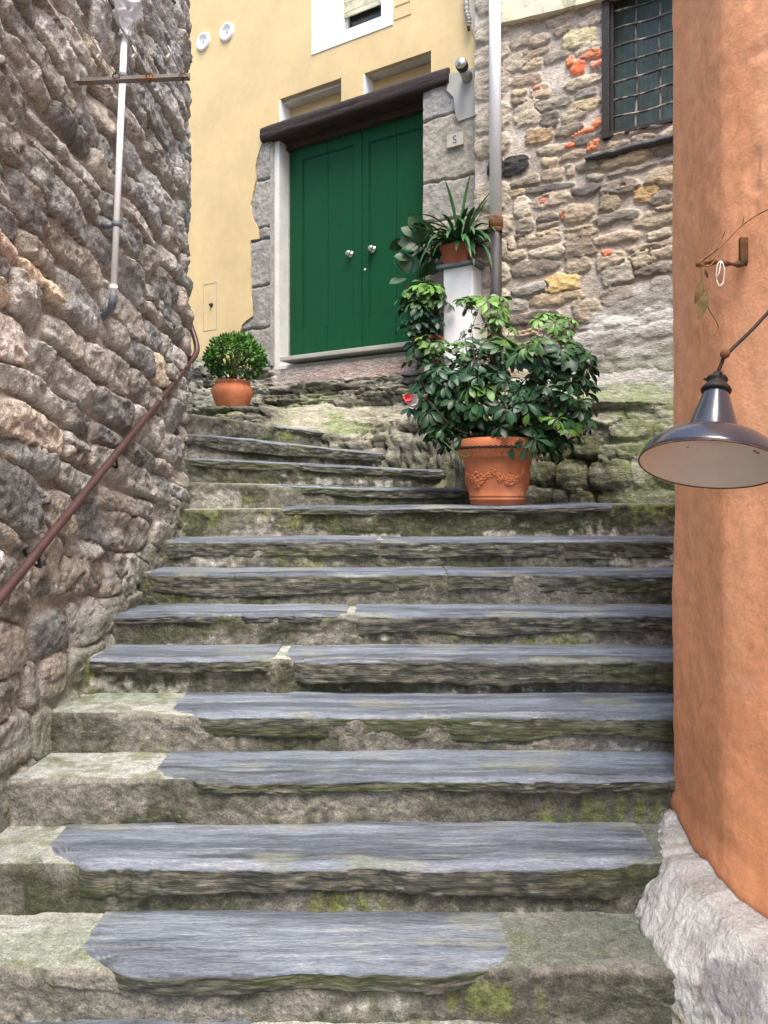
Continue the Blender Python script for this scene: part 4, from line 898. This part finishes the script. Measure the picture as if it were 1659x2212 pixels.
# rod sticking out of the rock
sp = [at(1180, 975, 5.15), at(1215, 958, 5.08), at(1268, 931, 4.98)]
rd = thing('metal_rod', 'thin pale metal rod with a tied end sticking out beside the big pot', 'rod', sp[0]); mb = MB(); mb.add(*tube(sp, .009, 8)); mb.build('rod', 'steel', rd)
mb = MB(); c = sp[-1]; mb.add(*tube(smooth_path(np.array([c + [-.035, 0, -.01], c + [-.01, -.012, .012], c + [.008, -.01, .004], c + [-.005, -.01, -.014], c + [.0, -.01, -.028]])), .005, 7)); mb.build('wire_tie', 'string', rd)

# ================================================================== ENAMEL LAMP
lp = at(1533, 1006, 2.0)
el_ = thing('enamel_lamp', 'dark grey enamel lamp with a white inside hanging before the orange wall', 'lamp', lp)
axis = Vector((math.sin(R(11)), 0, math.cos(R(11)))); axis = (Matrix.Rotation(R(-15.5), 3, 'X') @ axis).normalized()
ql = axis.to_track_quat('Z', 'Y').to_matrix()
outp = [(.1755, 0), (.1775, .003), (.174, .012), (.163, .035), (.147, .055), (.130, .068), (.115, .075), (.092, .081), (.076, .084), (.069, .087), (.066, .094), (.057, .125), (.047, .158), (.037, .192), (.030, .213)]
mb = MB(); mb.add(*lathe(outp, lp, 72, ql)); mb.build('lamp_shade', 'enamel', el_)
inp = [(.1755, -.0005), (.171, .008), (.160, .031), (.144, .051), (.127, .064), (.113, .071), (.091, .077), (.073, .080), (.062, .086), (.045, .13), (.03, .18), (0, .19)]
mb = MB(); mb.add(*lathe(inp, lp, 72, ql)); mb.build('shade_inside', 'innerenamel', el_)
mb = MB(); mb.add(*tube([np.array(lp) + np.array(ql @ Vector((.176 * math.cos(t), .176 * math.sin(t), .0))) for t in np.linspace(0, 2 * np.pi, 90)], .0022, 6, False)); mb.build('rim', 'rust', el_)
mb = MB(); mb.add(*lathe([(.024, .209), (.037, .210), (.039, .216), (.035, .224), (.026, .233), (.022, .242), (.028, .246), (.025, .254), (.012, .257), (.010, .268), (0, .270)], lp, 32, ql)); cap = mb.build('cap', 'iron', el_)
for t in np.linspace(0, 2 * np.pi, 4)[:-1]:
    mb = MB(); mb.add(*tube([np.array(lp) + np.array(ql @ Vector((.018 * math.cos(t), .018 * math.sin(t), .248))), np.array(lp) + np.array(ql @ Vector((.034 * math.cos(t), .034 * math.sin(t), .253)))], .0035, 7)); mb.build('wing_screw', 'iron', cap)
tip = np.array(lp) + np.array(axis) * .265
mb = MB(); ar = [tip, tip + [.012, 0, .03], tip + [.028, 0, .055], at(1659, 675, 2.12), at(1659, 675, 2.12) + np.array([.20, -.02, .25])]
mb.add(*tube(smooth_path(np.array(ar), 4), .0048, 10)); mb.build('arm', 'iron', el_)
mb = MB(); mb.add(*lathe([(0, -.006), (.012, -.005), (.013, 0), (.012, .005), (0, .006)], tip + [.018, -.006, .052], 16, Matrix.Rotation(R(90), 3, 'X'))); mb.build('swivel', 'rust', el_)

# ================================================================== HOOK WITH DRY VINE
hk = thing('wall_hook', 'rusty iron hook bar fixed to the orange wall with dry vine', 'hook', at(1605, 565, 2.33))
a = at(1612, 572, 2.325); mb = MB(); mb.add(*tube(smooth_path(np.array([at(1506, 572, 2.25), at(1540, 566, 2.27), at(1575, 570, 2.30), a])), [.007 + .0025 * math.sin(i) for i in range(25)], 10)); mb.build('bar', 'rust', hk)
mb = MB(); mb.add(*boxc(at(1606, 542, 2.325), [.0125, 0, 0], [.002, .012, 0], [0, 0, .040])); mb.build('plate', 'rust', hk, False, .004)
dv = thing('dry_vine', 'withered brown vine tendril hanging from the rusty hook on orange wall', 'vine', at(1520, 570, 2.26))
M['dry'] = pmat('dry_vine', (.22, .13, .05), ns=30, na=.4, bump=.2, bs=60, bd=.002); M['dryleaf'] = pmat('dry_leaf', (.20, .14, .055), ns=20, na=.5, bump=.3, bs=30, bd=.003)
mb = MB(); mb.add(*tube(smooth_path(np.array([at(1512, 574, 2.245), at(1516, 600, 2.25), at(1528, 660, 2.27), at(1545, 690, 2.29), at(1552, 710, 2.30), at(1542, 726, 2.30)])), .0016, 6))
mb.add(*tube(smooth_path(np.array([at(1520, 562, 2.25), at(1560, 530, 2.29), at(1600, 490, 2.32), at(1640, 462, 2.28), at(1690, 440, 2.2)])), .0018, 6))
mb.add(*tube(smooth_path(np.array([at(1524, 566, 2.25), at(1545, 560, 2.255), at(1530, 575, 2.25), at(1512, 566, 2.243), at(1545, 540, 2.27), at(1558, 510, 2.31)])), .0022, 6)); mb.build('tendril', 'dry', dv)
def leaf_tpl(n=5, wmax=.32, fold=.12, droop=.25, widest=.55):
    t = np.linspace(0, 1, n); w_ = wmax * np.sin(np.pi * np.clip(t, 0, 1) ** (math.log(.5) / math.log(widest))) ** .8; w_[0] = .03; w_[-1] = .01
    V = []; 
    for ti_, wi in zip(t, w_):
        z = -droop * ti_ ** 2; V += [(ti_, -wi, z + fold * wi), (ti_, 0, z), (ti_, wi, z + fold * wi)]
    return np.array(V), gridF(n, 3)
def place(tpl, base, dirv, up, L, twist=0.):
    V, Fc = tpl; d = np.array(dirv, float); d /= np.linalg.norm(d) + 1e-9; u = np.array(up, float); s_ = np.cross(u, d); s_ /= np.linalg.norm(s_) + 1e-9; u = np.cross(d, s_)
    if twist: s_, u = s_ * math.cos(twist) + u * math.sin(twist), u * math.cos(twist) - s_ * math.sin(twist)
    return np.asarray(base) + L * (V[:, :1] * d + V[:, 1:2] * s_ + V[:, 2:3] * u), Fc
tp_ = leaf_tpl(7, .17, .5, .2)
for q, (p, d, L) in enumerate([((1516, 600), (-.2, 0, -1), .075), ((1528, 625), (-.35, -.1, -1), .09), ((1522, 580), (.3, 0, -1), .03), ((1558, 515), (.4, -.2, .7), .025), ((1600, 490), (.5, 0, 1), .03)]):
    mb = MB(); mb.add(*place(tp_, at(*p, 2.245), d, (0, -1, .3), L, .4 * q)); mb.build('leaf', 'dryleaf', dv)
a = np.linspace(0, 2 * np.pi, 30); c = at(1554, 592, 2.27)
mb = MB(); mb.add(*tube([c + [.012 * math.sin(t), -.006 + .002 * math.cos(3 * t), .036 * math.cos(t) + .002 * math.sin(5 * t)] for t in a], .0017, 6, False)); mb.add(*tube([c + [0.002, -.006, .036], c + [-.004, -.007, .0], c + [-.012, -.006, -.012]], .0015, 6))
sg = mb.build('string_loop', 'string'); tag(sg, 'white string loop hanging from the rusty hook on the orange wall', 'string')

# ================================================================== POTS AND PLANTS
PB = at(1074, 1098, 4.98); PBz = float(ZS[9]) + .03
PB = np.array([PB[0], 4.98, PBz])
bp_ = thing('terracotta_pot', 'large terracotta pot with garland relief standing on the stair landing', 'pot', PB)
prof = [(.0, 0), (.165, 0), (.172, .006), (.176, .030), (.180, .032), (.182, .040), (.180, .046), (.179, .055), (.183, .058), (.184, .063), (.181, .067), (.188, .11), (.200, .18), (.212, .25), (.222, .295), (.236, .300), (.246, .308), (.250, .330), (.262, .345), (.268, .360), (.268, .395), (.262, .415), (.250, .425), (.238, .422), (.232, .41), (.228, .38), (0, .38)]
mb = MB(); mb.add(*lathe(prof, PB, 72)); mb.build('pot', 'terracotta', bp_)
mb = MB(); mb.add(*lathe([(.234, .384), (.1, .392), (0, .396)], PB, 40)); mb.build('soil', 'soil', bp_)
mb = MB(); a = np.linspace(0, 2 * np.pi, 240)
for ph in (0, math.pi): mb.add(*tube([PB + [(.269 + .003 * math.cos(26 * t + ph)) * math.cos(t), (.269 + .003 * math.cos(26 * t + ph)) * math.sin(t), .362 + .006 * math.sin(26 * t + ph)] for t in a], .0042, 6, False))
mb.build('rope_band', 'iron', bp_)
# garland of blobs and leaves all round
mb = MB()
def blob(c, r, n=8):
    pr = [(0, -1), (.5, -.86), (.86, -.5), (1, 0), (.86, .5), (.5, .86), (0, 1)]; return lathe(np.array(pr) * r, c, n)
for k in range(6):
    a0_ = k * math.pi / 3 - math.pi / 2 + .25
    for t in np.linspace(-.52, .52, 46):
        zc_ = .155 + .055 * (abs(t) / .52) ** 2 * 1.0; dens = math.exp(-(t / .16) ** 2) + .35
        for _ in range(2 + int(dens * 3)):
            zz = zc_ + random.gauss(0, .009 + .008 * dens); an = a0_ + t + random.gauss(0, .012); r0 = .175 + .19 * (zz) * .85
            r0 = np.interp(zz, [.067, .11, .18, .25, .295], [.181, .188, .200, .212, .222])
            mb.add(*blob(PB + [r0 * math.cos(an), r0 * math.sin(an), zz], random.uniform(.004, .009 + .004 * dens), 7))
mb.build('garland', 'terracotta', bp_)

SCH = leaf_tpl(6, .23, .25, .30, .64)
def schefflera(par, whorls, L=.088, nl=(7, 9), stemtop=None, seed=1):
    r = np.random.default_rng(seed); mb = MB(); ms = MB()
    for (p, d, light, sc_) in whorls:
        d = np.array(d, float); d /= np.linalg.norm(d); n = r.integers(nl[0], nl[1] + 1)
        a = np.cross(d, [0, 0, 1.]); a = a / (np.linalg.norm(a) + 1e-6) if np.linalg.norm(a) > .1 else np.array([1., 0, 0]); b = np.cross(d, a); ph = r.uniform(0, 6.28)
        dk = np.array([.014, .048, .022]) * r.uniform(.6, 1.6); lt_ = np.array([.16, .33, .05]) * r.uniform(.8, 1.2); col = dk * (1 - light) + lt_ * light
        for k in range(n):
            t = ph + k * 2 * np.pi / n + r.normal(0, .12); dr_ = a * math.cos(t) + b * math.sin(t) + d * r.uniform(-.10, .35) - np.array([0, 0, r.uniform(.05, .45)])
            up = d + .3 * r.normal(0, 1, 3)
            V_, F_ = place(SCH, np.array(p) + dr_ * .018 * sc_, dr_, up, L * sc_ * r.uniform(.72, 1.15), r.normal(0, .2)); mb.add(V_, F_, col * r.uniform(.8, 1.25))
            if False: pass
        q = np.array(p) - d * r.uniform(.06, .11) * sc_ - np.array([0, 0, .03]); ms.add(*tube([q, (q + p) / 2 + [0, 0, .006], p], .0022, 5), None)
    mb.build('foliage', 'leaf', par); return ms
# big schefflera: lobes measured on the photo (x, y, rx, rz in px), at the pot's distance
sh = thing('umbrella_plant', 'big dark green umbrella plant filling the large garland pot', 'plant', PB + [0, 0, .39])
lobes = [(1080, 880, 120, 90, 74), (1185, 865, 85, 95, 54), (1180, 765, 90, 50, 34), (1058, 745, 58, 75, 30), (1050, 668, 50, 36, 15), (1192, 700, 55, 28, 12), (1010, 690, 30, 60, 6), (1255, 880, 30, 60, 8), (965, 850, 70, 75, 34), (985, 925, 60, 45, 18), (930, 780, 42, 60, 14), (1130, 940, 120, 55, 42), (940, 880, 50, 45, 16), (1000, 790, 50, 60, 20), (1230, 800, 45, 50, 16), (935, 920, 30, 22, 6), (1210, 930, 50, 35, 14)]
r = np.random.default_rng(5); W = []; px = 4.98 / FP
for (lx, ly, rx, rz, n) in lobes:
    c = at(lx, ly, 4.98); ry = min(rx, 110) * .95
    for _ in range(int(n * .86)):
        v = r.normal(0, 1, 3); v /= np.linalg.norm(v); rad = r.uniform(.35, 1.12) ** .6
        if v[1] > .4 and r.random() < .5: v[1] *= -1
        p = c + v * rad * np.array([rx, ry, rz]) * px * .95
        if p[2] < PB[2] + .40 and abs(p[0] - PB[0]) < .25 and p[1] > 4.75: p[2] = PB[2] + .44
        if p[2] < .18: p[2] = .18 + r.uniform(0, .05)
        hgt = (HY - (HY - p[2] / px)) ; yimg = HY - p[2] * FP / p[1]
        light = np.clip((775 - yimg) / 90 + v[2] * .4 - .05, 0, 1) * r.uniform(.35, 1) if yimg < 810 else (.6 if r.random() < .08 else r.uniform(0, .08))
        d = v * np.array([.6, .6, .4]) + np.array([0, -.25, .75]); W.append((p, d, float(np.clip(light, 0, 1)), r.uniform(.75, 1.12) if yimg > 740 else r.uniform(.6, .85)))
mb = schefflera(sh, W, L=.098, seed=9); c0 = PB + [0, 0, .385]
for k in range(26):
    lb_ = lobes[k % len(lobes)]; e_ = at(lb_[0] + r.uniform(-.6, .6) * lb_[2], lb_[1] + r.uniform(-.4, .4) * lb_[3], 4.98 + r.uniform(-.2, .2))
    s_ = c0 + np.array([r.uniform(-.12, .12), r.uniform(-.1, .1), 0]); mdl = s_ * .5 + e_ * .5 + np.array([(e_ - s_)[0] * .15, 0, -.05 if e_[2] > .5 else .06])
    mb.add(*tube(smooth_path(np.array([s_, s_ * .75 + mdl * .25 + [0, 0, .04], mdl, e_]), 5), np.linspace(.009, .003, 16), 7))
mb.build('stems', 'stem', sh)

# smaller umbrella plant on the ledge
P2_ = at(930, 800, 6.22); P2_[2] = P2_[2]
sp_ = thing('terracotta_pot', 'tall dull terracotta pot on the rock ledge below the shelf', 'pot', P2_)
mb = MB(); mb.add(*lathe([(0, 0), (.068, 0), (.072, .01), (.098, .17), (.104, .175), (.106, .205), (.114, .212), (.114, .262), (.108, .266), (.098, .262), (.095, .24), (0, .24)], P2_, 40)); mb.build('pot', 'terracotta', sp_)
mb = MB(); mb.add(*lathe([(.098, .245), (0, .25)], P2_, 24)); mb.build('soil', 'soil', sp_)
s2 = thing('umbrella_plant', 'smaller umbrella plant with bright tips in front of the green door', 'plant', P2_ + [0, 0, .25])
W = []; r = np.random.default_rng(15); px = 6.2 / FP
for (lx, ly, rx, rz, n) in [(912, 628, 48, 24, 26), (918, 660, 52, 34, 20), (912, 700, 40, 34, 16), (918, 740, 38, 24, 12), (925, 775, 32, 24, 7)]:
    c = at(lx, ly, 6.13)
    for _ in range(n):
        v = r.normal(0, 1, 3); v /= np.linalg.norm(v); p = c + v * r.uniform(.5, 1) * np.array([rx, rx * .55, rz]) * px
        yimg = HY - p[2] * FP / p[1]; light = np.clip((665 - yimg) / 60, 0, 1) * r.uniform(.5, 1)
        W.append((p, v * .5 + np.array([0, -.2, .8]), float(light), r.uniform(.7, 1.05)))
mb = schefflera(s2, W, L=.10, seed=19)
for k in range(6):
    e_ = at(905 + k * 6, 640 + 10 * (k % 3), 6.15); s_ = P2_ + [r.uniform(-.04, .04), r.uniform(-.04, .04), .24]; mb.add(*tube(smooth_path(np.array([s_, (s_ + e_) / 2 + [r.uniform(-.03, .03), 0, 0], e_]), 5), np.linspace(.007, .003, 11), 7))
mb.build('stems', 'stem', s2)
# rubber plant with round leaves
RB = fw(905, 770, .10); RB[2] = dzb - .0
rp_ = thing('rubber_plant', 'rubber plant with big round leaves leaning before the green door', 'plant', RB)
mb = MB(); mb.add(*lathe([(0, 0), (.05, 0), (.07, .13), (.076, .135), (.076, .15), (.068, .15), (.066, .14), (0, .138)], RB, 28)); mb.build('pot', 'terra_dull', rp_)
tops = [at(888, 545, 6.36), at(872, 605, 6.32), at(905, 500, 6.3)]
mb = MB()
for e_ in tops: mb.add(*tube(smooth_path(np.array([RB + [0, 0, .13], RB * .5 + e_ * .5 + [.05, 0, 0], e_]), 6), .006, 7))
mb.build('stems', 'stem', rp_)
RT = leaf_tpl(8, .36, .15, .12, .55)
rl = [(x0_ + random.uniform(-22, 22), y0_ + random.uniform(-22, 22), random.uniform(-1, .6), random.uniform(-.8, .8), random.uniform(.11, .17), random.uniform(0, .15)) for x0_, y0_ in ((905, 480), (915, 500), (900, 510), (920, 530), (905, 545), (925, 560), (915, 580), (930, 500), (895, 475), (925, 590), (935, 545), (910, 560), (900, 590), (890, 500))]
k = 0
for (x_, y_, dx, dz, L, lt_) in [(880, 592, -.15, 1, .16, .5), (872, 590, -.7, .8, .14, .4), (893, 592, .35, .9, .19, .1), (878, 602, -1, -.25, .17, .6), (905, 600, .5, .5, .16, .0), (895, 555, .4, .3, .17, .05), (890, 560, -.9, .15, .17, .15), (900, 520, .4, .6, .17, .05), (895, 522, -.9, -.1, .16, .3), (898, 512, -.8, .5, .16, .5), (912, 575, .6, -.2, .18, .0), (915, 540, .7, -.3, .17, .0), (905, 530, .2, -1, .16, .05)] + rl:
    mb = MB(); col = np.array([.02, .055, .022]) * (1 - lt_) + np.array([.07, .12, .07]) * lt_
    mb.add(*place(RT, at(x_, y_, 6.27), (dx, -.25, dz), (.5 * math.sin(k * 1.7), -1, .5 + .4 * math.cos(k * 2.3)), L * .88, .8 * math.sin(k * 2.1)), col); mb.build('leaf', 'leaf', rp_); k += 1
# shelf planter with strap leaves
oS = .16; sa_, sb_ = fp(962, 520, oS)[0], fp(1024, 520, oS)[0]; zS = zsh + .031
ts = thing('planter', 'small square terracotta planter on the slate shelf', 'planter', F((sa_ + sb_) / 2, oS, zS))
mb = MB(); hp = .165; rows = []
for z, k_ in ((0, .80), (.125, .96), (.127, 1.03), (hp, 1.06), (hp, .98), (hp - .03, .96)):
    c_ = (sa_ + sb_) / 2; h_ = (sb_ - sa_) / 2 * k_; g_ = .10 * k_; rows.append([F(c_ - h_, oS - g_, zS + z), F(c_ + h_, oS - g_, zS + z), F(c_ + h_, oS + g_, zS + z), F(c_ - h_, oS + g_, zS + z), F(c_ - h_, oS - g_, zS + z)])
rows = np.array(rows); mb.add(rows, gridF(6, 5, False)); mb.add(rows[0][:4], [[0, 1, 2, 3]]); mb.add(rows[-1][:4], [[3, 2, 1, 0]]); mb.build('pot', 'terra_dull', ts, False, .004)
st_ = thing('strap_leaf_plant', 'arching strap leaved plant growing in the planter on the shelf', 'plant', F((sa_ + sb_) / 2, oS, zS + .14))
mb = MB(); c = F((sa_ + sb_) / 2, oS, zS + .13); r = np.random.default_rng(33)
def strap(base, d, L, w_, droop, col):
    n = 12; t = np.linspace(0, 1, n); d = np.array(d, float); d /= np.linalg.norm(d); hv_ = np.array([d[0], d[1], 0]); hv_ /= np.linalg.norm(hv_) + 1e-6
    P = [np.array(base)]; v = d.copy()
    for i in range(n - 1):
        P.append(P[-1] + v * L / (n - 1)); v = v + np.array([0, 0, -droop]) + hv_ * .02; v /= np.linalg.norm(v)
    P = np.array(P); T = np.gradient(P, axis=0); s_ = np.cross(T, [0, 0, 1.]) + 1e-6; s_ /= np.linalg.norm(s_, axis=1)[:, None]; ww = w_ * np.minimum(1, 1.25 * np.sin(np.pi * (t * .93 + .07)) ** .7)[:, None]
    u = np.cross(s_, T); u /= np.linalg.norm(u, axis=1)[:, None]
    mb.add(np.stack([P - s_ * ww + u * ww * .4, P, P + s_ * ww + u * ww * .4], 1), gridF(n, 3), col)
for k in range(84):
    an = r.uniform(0, 2 * np.pi); el = r.uniform(.5, 1.35); dd_ = (math.cos(an) * math.cos(el), math.sin(an) * math.cos(el) - .15, math.sin(el))
    strap(c + [r.uniform(-.05, .05), r.uniform(-.04, .04), 0], dd_, r.uniform(.34, .56), r.uniform(.013, .021), r.uniform(.12, .30), np.array([.03, .09, .03]) * r.uniform(.5, 1.9))
for d_, L in (((-.12, -.1, 1), .56), ((.05, -.05, 1), .62), ((.42, -.1, 1), .62), ((.35, -.2, 1), .5), ((-1, -.3, .9), .58), ((-1, -.5, .6), .5)): strap(c, d_, L, .017, .04, (.07, .17, .04))
mb.build('foliage', 'leaf', st_)

# round pot and bush on the left
P3 = at(502, 888, 6.2)
p3 = thing('terracotta_pot', 'squat round terracotta pot holding the clipped bush on the left', 'pot', P3)
mb = MB(); mb.add(*lathe([(0, 0), (.103, 0), (.112, .012), (.135, .06), (.158, .115), (.167, .15), (.165, .172), (.152, .195), (.138, .208), (.136, .216), (.142, .222), (.143, .234), (.138, .240), (.126, .240), (.122, .225), (0, .222)], P3, 56)); mb.build('pot', 'terracotta', p3)
mb = MB(); mb.add(*lathe([(.124, .226), (0, .235)], P3, 24)); mb.build('soil', 'soil', p3)
bs_ = thing('clipped_bush', 'round clipped glossy green bush growing in the squat pot', 'bush', P3 + [0, 0, .23])
cb_ = at(508, 776, 6.2); mb = MB(); r = np.random.default_rng(44); BL = leaf_tpl(4, .26, .3, .15, .5)
for k in range(3000):
    v = r.normal(0, 1, 3); v /= np.linalg.norm(v)
    if v[2] < -.75: continue
    lump = 1 + .16 * float(fbm(v[0] * 2.5, v[1] * 2.5, v[2] * 2.5, 2, 3)); rad = r.uniform(.55, 1.02) ** .5 * lump
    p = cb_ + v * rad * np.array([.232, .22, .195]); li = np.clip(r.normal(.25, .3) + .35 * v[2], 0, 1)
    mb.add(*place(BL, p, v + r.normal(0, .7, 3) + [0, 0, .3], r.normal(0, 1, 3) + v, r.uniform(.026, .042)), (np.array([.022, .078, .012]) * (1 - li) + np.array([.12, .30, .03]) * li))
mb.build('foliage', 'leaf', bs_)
mb = MB()
for k in range(9):
    s_ = P3 + [r.uniform(-.05, .05), r.uniform(-.05, .05), .225]; v = r.normal(0, 1, 3); v[2] = abs(v[2]) + .6; v /= np.linalg.norm(v); mb.add(*tube([s_, (s_ + cb_) / 2 + [0, 0, -.02], cb_ + v * .14], [.007, .006, .003], 7))
mb.build('stems', 'stem', bs_)
# little flower beside the big plant
fl = at(884, 868, 4.95); fo_ = thing('flower', 'pink and white flower left of the big umbrella plant', 'flower', fl)
PT = leaf_tpl(5, .5, .5, -.3, .6)
for nm, mt, cnt, off, L in (('petals', 'pink', 9, (-.012, -.03, .018), .046), ('pale_petals', 'petal', 12, (.014, 0, .0), .068)):
    mb = MB()
    for k in range(cnt):
        a = k * 2.4; mb.add(*place(PT, fl + np.array(off), (math.cos(a), -.5 - .2 * (k % 2), math.sin(a)), (0, -1, .2), L * (.7 + .3 * (k % 3) / 2)))
    mb.build(nm, mt, fo_)
mb = MB()
for k in range(4): mb.add(*place(SCH, fl + [0, 0, -.04], (math.cos(k * 1.3 - 1), -.3, -.6), (0, -1, .4), .07), (.05, .12, .09))
mb.build('foliage', 'leaf', fo_)
mb = MB(); mb.add(*tube(smooth_path(np.array([fl + [0, .01, -.02], fl + [.10, .04, -.13], fl + [.32, -.2, -.36], PB + [-.1, 0, .39]]), 6), .004, 6)); mb.build('stem', 'greenstem', fo_)
